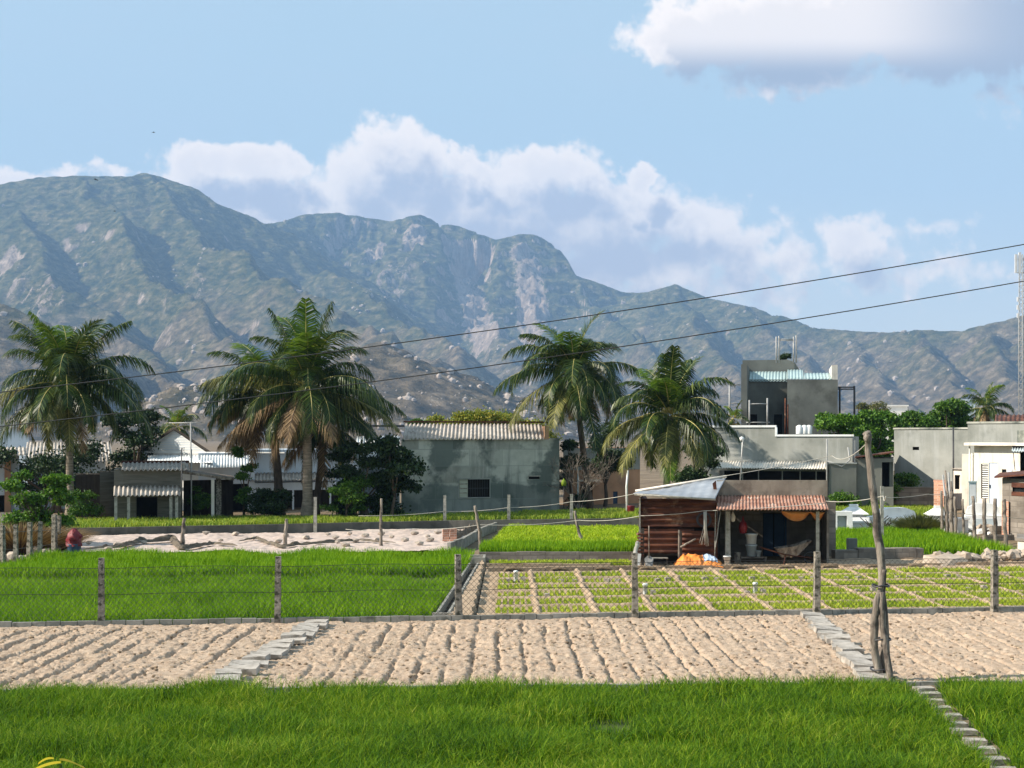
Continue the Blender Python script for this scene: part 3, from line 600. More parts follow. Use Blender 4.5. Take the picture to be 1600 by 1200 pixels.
field('grass_crop', [(-.85,39.9),(3.25,39.9),(3.4,42.6),(-.8,42.6)], 1500, .27, .02, .3, M['grass_mid'], 4, 'dense green crop left of the rusty shed', zf=lambda x, y: x*0+.12)
field('grass_crop', [(-.7,42.7),(4.8,42.7),(5.0,52.6),(-.2,52.6)], 520, .13, .03, .9, M['grass_lime'], 5, 'low lime green crop before the long grey wall', zf=lambda x, y: x*0+.13)
field('grass_crop', [(8.25,41.6),(11.2,42.2),(13.6,41.4),(13.8,50.6),(8.2,50.9)], 800, .28, .022, .4, M['grass_mid'], 6, 'green crop right of the shed in front of the white tombs')
field('grass', [(-20,ywall(-20)+.2),(-13.9,ywall(-13.9)+.15),(-8.5,ywall(-8.5)+.15),(-2.2,ywall(-2.2)+.15),(5.5,ywall(5.5)+.15),(8.4,53.2),(8.6,58.2),(2,58.0),(-4,56.2),(-14,54.2),(-20,53)], 420, .16, .03, .7, M['grass_yel'], 7, 'yellow green grass strip on the terrace before the houses', cat='grass')
field('grass', [(8.6,51.2),(13.9,51.0),(15.6,54),(17,61),(8.9,61)], 380, .17, .034, .6, M['grass_yel'], 8, 'sunlit yellow green grass behind the white tombs', cat='grass')
# seedlings in rows
def seedlings():
    r = np.random.RandomState(12); X = []; Y = []; Hh = []
    for k in range(len(XR)-1):
        for j in range(len(VR)-1):
            x0, x1 = XR[k]+.12, XR[k+1]-.10
            if k == 0: x0 = -.25
            v0, v1 = VR[j]+.13, VR[j+1]-.13
            dense = .75+.35*min(1, max(0, (XR[k]-2)/5.0))+.5*(_h(np.array([k]), np.array([j]), 3)[0]-.5)
            size = .8+.45*_h(np.array([k]), np.array([j]), 7)[0]
            for xr in np.arange(x0, x1, .115):
                vv = np.arange(v0, v1, .085 if dense > .5 else .11); n = len(vv)
                keep = r.rand(n) < .55+.45*dense
                for q in range(7):
                    X.append(xr+r.normal(0, .012+.008*dense, n)[keep]); yy = vv+yf(xr)+r.normal(0, .03, n); Y.append(yy[keep])
                    Hh.append((.04+.05*r.rand(n)[keep])*size*(.75+.5*dense))
    x = np.concatenate(X); y = np.concatenate(Y); h = np.concatenate(Hh)
    blades('seedlings', x, y, np.full(len(x), .025), h, .024*(.7+.6*r.rand(len(x))), .5, M['seedling'], 13, 'rows of young green seedlings in the gridded sandy bed', 'seedlings')
    # the single row beyond the back kerb
    n = 5200; x = r.uniform(-.5, 3.0, n); x = np.round(x/.16)*.16+r.normal(0, .03, n); y = 37.7+.05*x+r.rand(n)*.9
    blades('seedlings', x, y, np.full(n, .03), .08+.07*r.rand(n), .03*(.7+.6*r.rand(n)), .7, M['seedling'], 14, 'single strip of seedlings behind the back kerb', 'seedlings')
seedlings()
# stray tufts at bed edges
# ================================================================ LOW WALLS, KERBS, CHANNEL
def strip_wall(mb, p, q, h, th, z0=0, jag=.0, seg=.25, r=rnd, joint=.006):
    p = Vector((*p, 0)); q = Vector((*q, 0)); L = (q-p).length; d = (q-p)/L; a = math.atan2(d.y, d.x); x = 0
    while x < L-1e-4:
        l = min(seg*r.uniform(.8, 1.25), L-x); hh = h+r.uniform(-jag, jag)
        M_ = Matrix.Translation(p+d*(x+l/2)+Vector((0, 0, z0+hh/2))) @ Matrix.Rotation(a+r.uniform(-1, 1)*jag*.6, 4, 'Z')
        mb.box(-l/2+joint, l/2-joint, -th/2+r.uniform(0, jag*.3), th/2, -hh/2, hh/2, M_); x += l
    return mb
FP = [G(160,984), G(434,980), G(717,975), G(992,971.5), G(1275,968), G(1552,964)]
mb = MB(); strip_wall(mb, (-9.5, yf(-9.5)), (12.5, yf(12.5)), .165, .09, jag=.008, seg=.26)
mb.build('low_wall', M['concrete'], loc=(0, yf(0), 0), world=True, label='low concrete block kerb wall under the wire mesh fence', cat='low wall')
mb = MB(); strip_wall(mb, (-9, yk(-9)-.04), (9.5, yk(9.5)-.04), .11, .07, jag=.008, seg=.9, joint=.003)
mb.build('kerb', M['concrete'], loc=(0, yk(0), 0), world=True, label='thin concrete kerb between the foreground crop and the sand', cat='kerb')
mb = MB(); strip_wall(mb, (-.62, 36.65), (19, 36.65+.13*19.6+.0), .10, .12, jag=.012, seg=.6); strip_wall(mb, (-.62, 37.35), (2.4, 37.45), .14, .08, jag=.006, seg=.9)
mb.build('kerb', M['seedsoil'], loc=(0, 36.7, 0), world=True, label='crumbling kerb along the far edge of the seedling bed', cat='kerb')
mb = MB(); strip_wall(mb, (-.85, 39.75), (3.35, 39.85), .25, .12, jag=.012, seg=.8, joint=.002)
mb.build('low_wall', M['block'], loc=(0, 39.8, 0), world=True, label='low brown wall before the dense green crop left of the shed', cat='low wall')
# channel: floor, two thin sides
ch = thing('channel', 'narrow concrete irrigation channel beside the dirt path', 'channel', (-1.15, 26.6, 0))
for nm, o0, w in (('channel_wall', -.20, .045), ('channel_wall', .0, .045)):
    mb = MB(); cx = lambda y: -1.10+(y-27.5)*.026
    for i in range(26):
        y0, y1 = 26.55+i*.41, 26.55+(i+1)*.41-.004
        mb.add([(cx(y0)+o0,y0,0),(cx(y0)+o0+w,y0,0),(cx(y1)+o0+w,y1,0),(cx(y1)+o0,y1,0),(cx(y0)+o0,y0,.17),(cx(y0)+o0+w,y0,.17),(cx(y1)+o0+w,y1,.17),(cx(y1)+o0,y1,.17)], [(4,5,6,7),(0,1,5,4),(1,2,6,5),(2,3,7,6),(3,0,4,7)])
    mb.build(nm, M['concrete'], ch, world=True)
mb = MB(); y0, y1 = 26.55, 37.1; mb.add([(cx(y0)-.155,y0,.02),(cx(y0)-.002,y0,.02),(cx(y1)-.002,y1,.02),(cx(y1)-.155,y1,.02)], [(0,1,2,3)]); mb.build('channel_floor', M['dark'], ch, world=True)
mb = MB(); mb.cbox((-1.2, 26.52, .09), (.36, .05, .18)); mb.build('end_slab', M['slab'], ch, world=True)
bx_ = thing('channel_box', 'square concrete junction box at the far end of the channel', 'box', (-.95, 38.7, 0))
for a in ((-.28,-.22,-.5,.5),(.22,.28,-.5,.5),(-.22,.22,-.5,-.44),(-.22,.22,.44,.5)):
    mb = MB(); mb.box(a[0], a[1], a[2], a[3], 0, .22); mb.build('side_wall', M['concrete'], bx_)
mb = MB(); mb.box(-.219,.219,-.439,.439,0,.04); mb.build('box_floor', M['dark'], bx_)
# long terrace wall behind the net
mb = MB(); pts = [(x, float(ywall(x))) for x in (-22, -13.9, -8.5, -2.2, 4.4, 8.2)]
for a, b in zip(pts, pts[1:]):
    L = math.hypot(b[0]-a[0], b[1]-a[1]); nn = max(1, int(L/2.6))
    for i in range(nn):
        t0, t1 = i/nn, (i+1)/nn; xa = a[0]+(b[0]-a[0])*t0; xb = a[0]+(b[0]-a[0])*t1; ya = a[1]+(b[1]-a[1])*t0; yb = a[1]+(b[1]-a[1])*t1
        h0 = float(zter(xa))+.03; h1 = float(zter(xb))+.03; g_ = .004
        mb.add([(xa+g_,ya-.1,-.05),(xb-g_,yb-.1,-.05),(xb-g_,yb+.03,-.05),(xa+g_,ya+.03,-.05),(xa+g_,ya-.1,h0),(xb-g_,yb-.1,h1),(xb-g_,yb+.03,h1),(xa+g_,ya+.03,h0)], [(4,5,6,7),(0,1,5,4),(1,2,6,5),(2,3,7,6),(3,0,4,7)])
mb.build('long_wall', M['lowwall'], loc=(-2.2, 53.2, 0), world=True, label='long dark grey retaining wall behind the pale net and lime crop', cat='wall')
# curved side wall at the right end of the net
mb = MB(); cp = [(-1.75,42.6),(-1.45,44.2),(-1.25,46.5),(-1.05,49),(-.75,51.4),(-.55,52.9)]
for a, b in zip(cp, cp[1:]): strip_wall(mb, a, b, .30, .1, jag=.01, seg=.8, joint=.001)
mb.build('low_wall', M['concrete'], loc=(-1.2, 47, 0), world=True, label='low curving side wall at the right end of the pale net', cat='low wall')
# ---- slab walkways
def slab_mesh(w, d, t, r):
    mb = MB(); j = lambda: r.uniform(-.015, .015)
    vs = [(-w/2+j(),-d/2+j(),0),(w/2+j(),-d/2+j(),0),(w/2+j(),d/2+j(),0),(-w/2+j(),d/2+j(),0)]
    mb.add(vs+[(a, b, t) for a, b, c in vs], [(0,3,2,1),(4,5,6,7),(0,1,5,4),(1,2,6,5),(2,3,7,6),(3,0,4,7)]); return mb
r_ = random.Random(3)
for side, sx, y0, y1, n, wd in (('left', strip_l, 19.4, 25.4, 17, .42), ('right', strip_r, 19.6, 26.4, 18, .38)):
    for i in range(n):
        y = y0+(y1-y0)*i/(n-1)
        o = slab_mesh(wd*r_.uniform(.74,1.18), .26, r_.uniform(.05,.09), r_).build('stepping_slab', M['slab'], label=f'thin grey slab laid in the {side} stepping row across the sand', cat='slab', group=f'{side} row of stepping slabs')
        o.location = (sx(y)-(.26 if side == 'left' else -.12)+r_.uniform(-.04,.04), y, .085+r_.uniform(0,.045)); o.rotation_euler = (R(r_.uniform(1,8)), R(r_.uniform(-6,6)), R(r_.uniform(-14,14)))
for i in range(12):
    y = 13.9+i*.47+r_.uniform(-.05,.05)
    o = slab_mesh(.24*r_.uniform(.85,1.1), .16, .05, r_).build('brick_step', M['slab'], label='worn pale brick laid in the narrow path through the foreground crop', cat='brick', group='bricks of the narrow path through the foreground crop')
    o.location = (pcx(y)+r_.uniform(-.02,.02), y, .06); o.rotation_euler = (0, 0, R(r_.uniform(-8,8)))
hsheet('path', np.linspace(-.2,.2,9), np.linspace(13,20,90), lambda X, Y: .06+fbm(X*9, Y*9, 3, 3)*.03, M['soil'], kind='structure')
pth = bpy.data.objects['path.001']; me = pth.data
for v in me.vertices: v.co.x += pcx(v.co.y)
# crumbs and clods lying on the sand
def clods():
    r = np.random.RandomState(77); V = []; Fc = []; b = 0
    n = 5200; x = r.uniform(-9, 10, n); t = r.rand(n); y = yk(x)+.15+(yf(x)-.3-yk(x)-.15)*t
    u = x/.365; keep = (np.abs(u-np.floor(u)-.5) < .28) | (r.rand(n) < .35); x = x[keep]; y = y[keep]
    z = sand_z(x, y)
    for i in range(len(x)):
        tv, tf = RT[i % 6]; s = .008+.022*r.rand()**3; V.append(tv*np.array([s*1.3, s, s*.8])+[x[i], y[i], z[i]+s*.3]); Fc.append(tf+b); b += len(tv)
    np_mesh('soil_clods', np.concatenate(V), [np.concatenate(Fc)], M['clod'], False, kind='stuff', label='dark crumbs and clods strewn over the sand bed', cat='clods')
M['clod'] = pmat('soil_clod', [(.3,(.18,.13,.085)),(.7,(.42,.32,.22))], 9, bump=0, world=True, island=.6)
clods()
# ================================================================ NEAR FENCE
def rough_post(h, w, seed, taper=.85):
    r = random.Random(seed); mb = MB(); n = 7; vs = []; fs = []
    for i in range(n+1):
        t = i/n; ww = w/2*(1-(1-taper)*t); 
        for sx_, sy_ in ((-1,-1),(1,-1),(1,1),(-1,1)):
            vs.append((sx_*ww*r.uniform(.9,1.06), sy_*ww*r.uniform(.9,1.06), h*t))
    for i in range(n):
        for j in range(4): fs.append((i*4+j, i*4+(j+1)%4, (i+1)*4+(j+1)%4, (i+1)*4+j))
    fs.append((n*4, n*4+1, n*4+2, n*4+3)); mb.add(vs, fs); return mb
nf = thing('mesh_fence', 'wire mesh fence on six mossy concrete posts behind the sand bed', 'fence', (0, yf(0), 0))
for i, p in enumerate(FP):
    o = rough_post(1.2, .115, 30+i).build('post', M['postc'], nf); o.location = (p.x, p.y-.06-yf(0), 0); o.rotation_euler = (R(rnd.uniform(-1,1)), R(rnd.uniform(-1.2,1.2)), R(7+rnd.uniform(-6,6)))
mb = MB(); x = -9.2
while x < 12.2:
    for s in (1, -1):
        xe = x+s*.86; a = Vector((x, yf(x)+.02, .17)); b = Vector((xe, yf(xe)+.02+.002*s, 1.03)); mb.tube([a, b], .0033, 3, caps=False, smooth=False)
    x += .095
mb.build('wire_mesh', M['galv'], nf, world=True)
mb = MB()
for z in (1.04, .6):
    mb.tube([Vector((x, yf(x)+.02, z+.012*math.sin(x*2.1))) for x in np.arange(-9.5, 12.6, .5)], .0045, 4, caps=False)
mb.build('strand', M['wire'], nf, world=True)
# ================================================================ POWER LINES, TALL POLE
def cable(px0, py0, px1, py1, Y, sag, r=.0085, n=40):
    a = P(px0, py0, Y); b = P(px1, py1, Y); pts = []
    for i in range(n+1):
        t = i/n; p = a.lerp(b, t); p.z -= sag*4*t*(1-t); pts.append(p)
    return pts
for (a, b, c, d, sg, lb) in ((-260, 640, 1860, 334, .30, 'upper black power line crossing in front of the palms'), (-260, 693, 1860, 392, .30, 'lower black power line crossing in front of the palms')):
    mb = MB(); mb.tube(cable(a, b, c, d, 30, sg), .0105, 5); pt = cable(a, b, c, d, 30, sg)[0]
    mb.build('power_line', M['wire'], loc=pt, world=True, label=lb, cat='cable')
def gnarl(pts, rads, seed, n=9, amp=.12, sub=5):
    r = random.Random(seed); P_ = [Vector(p) for p in pts]; out = []; rr = []
    for i in range(len(P_)-1):
        for k in range(sub):
            t = k/sub; out.append(P_[i].lerp(P_[i+1], t)+Vector((r.uniform(-1,1), r.uniform(-1,1), 0))*rads[i]*amp*2); rr.append((rads[i]+(rads[i+1]-rads[i])*t)*r.uniform(1-amp, 1+amp))
    out.append(P_[-1]); rr.append(rads[-1]); return out, rr
tp = thing('utility_pole', 'tall leaning weathered wooden pole lashed to two short props', 'pole', G(1384,1056))
b0 = G(1387,1072); Yp = b0.y
a, rr = gnarl([b0, P(1380,960,Yp), P(1376,880,Yp), P(1364,760,Yp), P(1356,690,Yp), P(1354,676,Yp)], [.062,.06,.055,.050,.045,.056], 5); mb = MB(); mb.tube(a, rr, 9); mb.build('shaft', M['woodgrey'], tp, world=True)
b1 = G(1370,1070); b1.y -= .12
a, rr = gnarl([b1, P(1366,1000,Yp-.1), P(1370,940,Yp-.1), P(1382,890,Yp-.1)], [.05,.055,.048,.03], 8); mb = MB(); mb.tube(a, rr, 8); mb.build('prop', M['woodgrey'], tp, world=True)
b2 = G(1383,1076); b2.y -= .16; b2.x += .03
a, rr = gnarl([b2, P(1380,980,Yp-.13), P(1377,925,Yp-.13)], [.042,.042,.034], 9); mb = MB(); mb.tube(a, rr, 8); mb.build('prop', M['woodgrey'], tp, world=True)
for py, w in ((915,.085),(998,.10),(1045,.10)):
    c = P(1376, py, Yp-.05); mb = MB(); mb.tube([c+Vector((w*1.25*math.cos(t), w*1.5*math.sin(t), .01*math.sin(3*t))) for t in np.linspace(0, 6.283, 17)], .012, 5, caps=False); mb.build('lashing', M['blackmetal'], tp, world=True)
# cords tied along
def cord(pts, label, name='cord', r=.008, mat='wirelt'):
    sm = []; P_ = [Vector(p) for p in pts]
    for i in range(len(P_)-1):
        for k in range(8):
            t = k/8; q = P_[i].lerp(P_[i+1], t); q.z -= .25*t*(1-t)*(P_[i+1]-P_[i]).length*.12; sm.append(q)
    sm.append(P_[-1]); mb = MB(); mb.tube(sm, r, 4); return mb.build(name, M[mat], loc=P_[0], world=True, label=label, cat='cord')
# ================================================================ MIDDLE-DISTANCE POSTS
def stickpost(pts, rads, seed, mat='woodgrey'):
    a, rr = gnarl(pts, rads, seed); mb = MB(); mb.tube(a, rr, 7); return mb
nfz = thing('wire_fence', 'row of square concrete posts standing along the long retaining wall', 'fence', (-2, 53, 0))
for px, pt, pb in ((495,777,829),(695,775,815),(795,774,812),(893,773,812)):
    Yq = float(ywall((px-800)/F*53))+.2; x = (px-800)/F*Yq; z0 = .3 if px > 600 else 0; zt = H-(pt-HOR)/F*Yq
    o = rough_post(zt-z0+.02, .115, px).build('post', M['postp'], nfz); o.location = Vector((x, Yq if px > 600 else Yq-.4, z0))-Vector(nfz.location)
mb = MB()
for zz, off in (((803,790,775), 0),):
    pp = [P(560,806,53.3), P(695,799,53.4), P(795,793,53.4), P(893,784,53.2), P(994,771,50)]; q = []
    for i in range(len(pp)-1): q += [pp[i].lerp(pp[i+1], t) - Vector((0,0,.05*4*t*(1-t))) for t in np.linspace(0, 1, 8)[:-1]]
    mb.tube(q+[pp[-1]], .009, 4)
mb.build('strand', M['wirelt'], nfz, world=True)
sf = thing('stick_fence', 'crooked grey sticks with cord standing between the crop beds', 'fence', (-4, 43, 0))
for i, (pts, rd) in enumerate([(((287,856),(286,830),(288,809)), .07), (((448,854),(446,830),(448,811)), .062), (((597,856),(595,815),(596,779)), .05), (((752,862),(750,836),(747,815),(742,790)), .055), (((911,851),(903,825),(898,798)), .05)]):
    Yq = G(*pts[0]).y-.3; b = G(*pts[0]); b.y = Yq; b.z = -.02
    mb = stickpost([b]+[P(x, y, Yq) for x, y in pts[1:]], [rd]+[rd*.9]*(len(pts)-2)+[rd*.7], 60+i); mb.build('post', M['woodgrey'], sf, world=True)
mb = MB(); pp = [P(540,827,45), P(640,826,44.5), P(750,820,43.5), P(905,813,44), P(1001,806,39)]
q = []
for i in range(len(pp)-1): q += [pp[i].lerp(pp[i+1], t) - Vector((0,0,.06*4*t*(1-t))) for t in np.linspace(0, 1, 8)[:-1]]
mb.tube(q+[pp[-1]], .008, 4); mb.build('strand', M['wirelt'], sf, world=True)
# left fence of concrete posts
lf = thing('post_fence', 'close row of grey concrete posts at the left edge', 'fence', (-11.5, 39, 0))
for px, pb, pt, w in ((4,889,821,.13),(25,884,820,.11),(46,881,816,.115),(62,876,815,.12),(85,872,804,.13),(91,866,806,.10)):
    b = G(px, pb); o = rough_post(H-(pt-HOR)/F*b.y, w, px).build('post', M['postc'], lf); o.location = b-Vector(lf.location); o.rotation_euler = (0, R(rnd.uniform(-1.5,1.5)), R(rnd.uniform(-20,20)))
mb = MB(); mb.tube([P(-10,860,38.5), P(25,858,38.9), P(62,853,40), P(90,850,41.5)], .006, 4); mb.tube([P(-10,832,38.5), P(25,831,38.9), P(62,829,40), P(90,828,41.5), P(124,829,45)], .006, 4); mb.build('strand', M['galv'], lf, world=True)
lf2 = thing('post_fence', 'pair of pale concrete posts behind the dry brush at far left', 'fence', (-14.5, 46, 0))
for px, pb, pt in ((4,846,801),(22,845,800)):
    b = G(px, pb); o = rough_post(H-(pt-HOR)/F*b.y, .11, px+3).build('post', M['postp'], lf2); o.location = b-Vector(lf2.location)
# right fence of leaning timber posts
rf = thing('timber_fence', 'row of weathered timber posts along the right side of the green crop', 'fence', (13.7, 45, 0))
for i, (pb, pt, w) in enumerate((((1472,840),(1471,767),.05),((1481,840),(1478,775),.07),((1488,842),(1487,768),.075),((1494,844),(1492,776),.05),((1507,848),(1504,780),.042),((1523,851),(1520,775),.055),((1539,855),(1538,778),.062),((1556,856),(1555,779),.06),((1572,858),(1569,780),.06),((1517,812),(1517,759),.045),((1592,842),(1591,780),.055))):
    b = G(*pb); b.z = -.03; mb = stickpost([b, P((pb[0]+pt[0])/2+rnd.uniform(-1,1), (pb[1]+pt[1])/2, b.y), P(pt[0], pt[1], b.y)], [w, w*1.0, w*.85], 80+i); mb.build('post', M['woodgrey'], rf, world=True)
mb = MB(); mb.tube([P(1471,800,49), P(1507,803,46), P(1539,806,44.5), P(1572,808,43.5), P(1610,812,43)], .006, 4); mb.build('strand', M['galv'], rf, world=True)
lg = thing('leaning_poles', 'bundle of bare grey poles leaning together beside the brick pillar', 'poles', G(1484,822))
for i, (x0, x1, y1) in enumerate(((1480,1473,742),(1484,1477,735),(1486,1482,738),(1489,1486,752),(1482,1480,752))):
    Yq = 51.5+i*.12; b = P(x0, 800, Yq); mb = MB(); mb.tube([P(x0+4, 818, Yq), b, P(x1, y1, Yq)], [.05,.045,.03], 7); mb.build('pole', M['woodgrey'] if i % 2 else M['pipe'], lg, world=True)
# ================================================================ PALE NET, WEIGHTS
def net_z(X, Y):
    z = .06+fbm(X*.5, Y*.35, 3, 61)*.08+fbm(X*1.6, Y*.8, 4, 62, True)*.075+fbm(X*6, Y*3, 3, 63)*.02
    return z
nx, ny = 420, 170; x = np.linspace(-13.6, -1.75, nx); t = np.linspace(0, 1, ny)
X = np.broadcast_to(x, (ny, nx)).copy(); y0_ = 42.2+.15*np.sin(x*1.3)+.25*np.sin(x*.5+1); Y = y0_+t[:, None]*(ywall(x)-.3-y0_)
X = X+t[:, None]*(.55*(x+13.6)/11.85); Z = np.clip(net_z(X, Y), .02, None)
np_mesh('ground_net', np.stack([X.ravel(), Y.ravel(), Z.ravel()], 1), [grid_faces(nx, ny)], M['net'], True, label='large pale pinkish net spread wrinkled over the bed before the grey wall', cat='net')
def rumple(name, pts, w, h, seed, mat, label, cat):      # a long bunched fold of cloth
    r = np.random.RandomState(seed); P_ = np.array(pts, float); n = 80; m = 12; tt = np.linspace(0, len(P_)-1, n)
    cx_ = np.interp(tt, range(len(P_)), P_[:, 0]); cy_ = np.interp(tt, range(len(P_)), P_[:, 1]); V = []
    for i in range(n):
        k = min(i+1, n-1); j = max(i-1, 0); d = np.array([cx_[k]-cx_[j], cy_[k]-cy_[j]]); d /= np.linalg.norm(d)+1e-9; nn = np.array([-d[1], d[0]])
        e = math.sin(math.pi*i/(n-1))**.4
        for q in range(m+1):
            u = q/m*2-1; a = u*w*e*(1+.5*float(fbm(np.array([i*.3]), np.array([q*.1+seed]), 2, seed)[0]))
            zz = .06+(1-u*u)*h*e*(.6+1.0*abs(float(fbm(np.array([i*.22]), np.array([q*.5+seed]), 3, seed)[0]))*2)
            px_, py_ = cx_[i]+nn[0]*a, cy_[i]+nn[1]*a
            V.append((px_, py_, zz+max(0, float(net_z(np.array([px_]), np.array([py_]))[0]))*(1 if px_ < -2 else 0)*.8))
    a = grid_faces(m+1, n); return np_mesh(name, V, [a], mat, True, label=label, cat=cat)
def gp(*l): return [tuple(G(a, b).xy) for a, b in l]
rumple('net_fold', gp((130,864),(180,861),(220,852),(270,848),(285,862),(330,856),(372,860)), .13, .10, 5, M['darknet'], 'dark bunched netting dragged along the front edge of the pale net, left part', 'netting')
rumple('net_fold', gp((372,852),(400,846),(440,861),(500,857),(560,850),(620,855)), .08, .06, 6, M['darknet'], 'dark bunched netting trailing along the front of the pale net, middle part', 'netting')
rumple('net_fold', gp((700,846),(722,840),(735,832),(752,828)), .12, .16, 9, M['darknet'], 'dark net gathered in a heap by the curving side wall', 'netting')
def stone(s, seed):
    tv, tf = RT[seed % 6]; r = random.Random(seed); mb = MB(); mb.add([(v[0]*s*r.uniform(.9,1.3), v[1]*s, v[2]*s*.6) for v in tv], [tuple(int(q) for q in f) for f in tf]); return mb
WP = [(138,848),(182,851),(170,858),(224,848),(322,836),(368,834),(396,841),(446,838),(436,847),(512,836),(524,842),(478,840),(546,835),(570,838),(596,834),(527,850),(556,846),(590,845),(612,839),(632,846),(648,833),(668,839),(684,834),(672,846),(706,833),(655,852),(540,853),(345,845)]
for i, (a, b) in enumerate(WP):
    o = stone(.13 if i % 3 else .10, i).build('weight_stone', M['stone'], label='small grey stone weighing down the pale net', cat='stone', group='stones on the pale net'); p = G(a, b, .1)
    o.location = (p.x, p.y, .12+max(0, float(net_z(np.array([p.x]), np.array([p.y]))[0]))*.85-.04); o.rotation_euler = (0, 0, i)
bs = thing('brick_stack', 'small stack of orange bricks on the right end of the pale net', 'bricks', G(702,846,.1))
for k in range(5):
    for j in range(2):
        mb = MB(); mb.cbox((-.1+.22*j, 0, .05+k*.075), (.20,.11,.07), (0,0,.06*k)); mb.build('brick', M['brick'], bs)
# red and blue thing by the left fence
rb = thing('water_tub', 'dark blue plastic tub with a red plastic sheet bundled over it by the left fence', 'tub', (G(108,874).x, 40.9, 0))
mb = MB(); mb.lathe([(.30,.0),(.36,.03),(.40,.40),(.42,.42),(.42,.45),(.39,.45),(.37,.41),(.33,.06),(.0,.05)], 22); mb.build('tub', M['navy'], rb)
mb = MB(); n = 20; vs = []; fs = []; rr_ = random.Random(4)
for i in range(9):
    t = i/8; rad = (.40-.02*t if t < .5 else .39*math.cos((t-.5)*2*1.35)); z = .38+.55*t
    for j in range(n):
        w = 1+.22*math.sin(j*2.1+i*1.3)+rr_.uniform(-.13,.13); vs.append((rad*w*math.cos(6.283*j/n), rad*w*math.sin(6.283*j/n), z+rr_.uniform(-.02,.02)))
for i in range(8):
    for j in range(n): fs.append((i*n+j, i*n+(j+1)%n, (i+1)*n+(j+1)%n, (i+1)*n+j))
fs.append(tuple(8*n+j for j in range(n))); mb.add(vs, fs, True); mb.build('plastic_sheet', M['red'], rb); rb.scale = (.44, .5, .84)
# ================================================================ SEEDLING BED FIXTURES
def basin(px, py, pipe=False, w=.32):
    p = G(px, py)
    t = thing('sprinkler_pit', ('small dark pit between concrete blocks with a white riser pipe in the seedling bed' if pipe else 'small dark pit between two concrete blocks in the seedling bed'), 'pit', p, 0, 'sprinkler pits with a white pipe' if pipe else 'sprinkler pits in the seedling bed')
    for s in (-1, 1):
        mb = MB(); mb.box(s*w/2-.05, s*w/2+.05, -.09, .09, 0, .13+.02*s); mb.build('block', M['stone'], t)
    mb = MB(); mb.box(-w/2+.051, w/2-.051, -.085, .085, .0, .045); mb.build('pit', M['dark'], t)
    if pipe: mb = MB(); mb.lathe([(.045,0),(.045,.24),(.052,.24),(.052,.28),(.03,.29),(.0,.29)], 12); mb.build('riser_pipe', M['plwhite'], t)
for a in ((842,939,0),(806,912,1),(1008,934,1),(1180,932,1),(1352,929,0),(1525,926,0)): basin(*a)
for px, py in ((802,895),(874,895),(942,894.5),(1012,894),(1084,893),(1155,892),(1228,892),(1296,891),(1365,891),(1428,890)):
    p = G(px, py); t = thing('outlet', 'dark clay outlet hole in the kerb at the far edge of the seedling bed', 'outlet', (p.x, p.y-.1, 0), 0, 'outlet holes along the far kerb')
    mb = MB(); mb.tube([(-.22,0,.03),(-.16,0,.10),(0,0,.12),(.16,0,.10),(.22,0,.03)], .035, 6); mb.build('rim', M['soil'], t); mb = MB(); mb.box(-.17,.17,-.03,.1,.0,.085); mb.build('mouth', M['dark'], t)
for i, (px, py) in enumerate(((877,915),(898,914),(948,914),(965,913),(1027,913),(1043,912),(1101,911.5),(1120,911),(1175,911),(1192,910),(1252,910),(1270,909),(1322,909),(1341,909),(1403,908),(1420,908),(1480,907),(1498,907),(1557,904),(1573,904))):
    p = G(px, py); mb = MB(); s = rnd.uniform(.9, 1.1); mb.box(-.055*s,.055*s,-.06,.06,0,.13*s); o = mb.build('marker_block', M['stone'], label='small upright concrete block in the seedling bed', cat='block', group='paired upright blocks in the seedling bed'); o.location = p; o.rotation_euler = (0,0,rnd.uniform(-.4,.4))
for i, (px, py) in enumerate(((878,963),(1355,958),(1450,957),(1476,956),(1572,955))):
    o = stone(.075, i+3).build('small_stone', M['plwhite'] if i == 0 else M['stonelt'], label='small pale stone behind the low block wall', cat='stone', group='pale stones at the front of the seedling bed'); o.location = G(px, py)+Vector((0,0,.03))
# rock line at the right
r_ = random.Random(11)
for i in range(44):
    px = 1462+i*3.3+r_.uniform(-1,1); py = 884-5*r_.random()-(4 if px > 1560 else 0)
    o = stone(r_.uniform(.09,.2), i).build('rock', M['stonelt'], label='rough tan rock in the loose row below the green crop at right', cat='rock', group='rocks in the row below the right crop'); p = G(px, py); o.location = (p.x, p.y, r_.choice((.08,.12,.22))); o.rotation_euler = (r_.random(), r_.random(), i)
o = stone(.45, 5).build('rock', M['stonelt'], label='largest tan rock at the left end of the rock row', cat='rock'); o.location = G(1478,884)+Vector((0,0,.1))
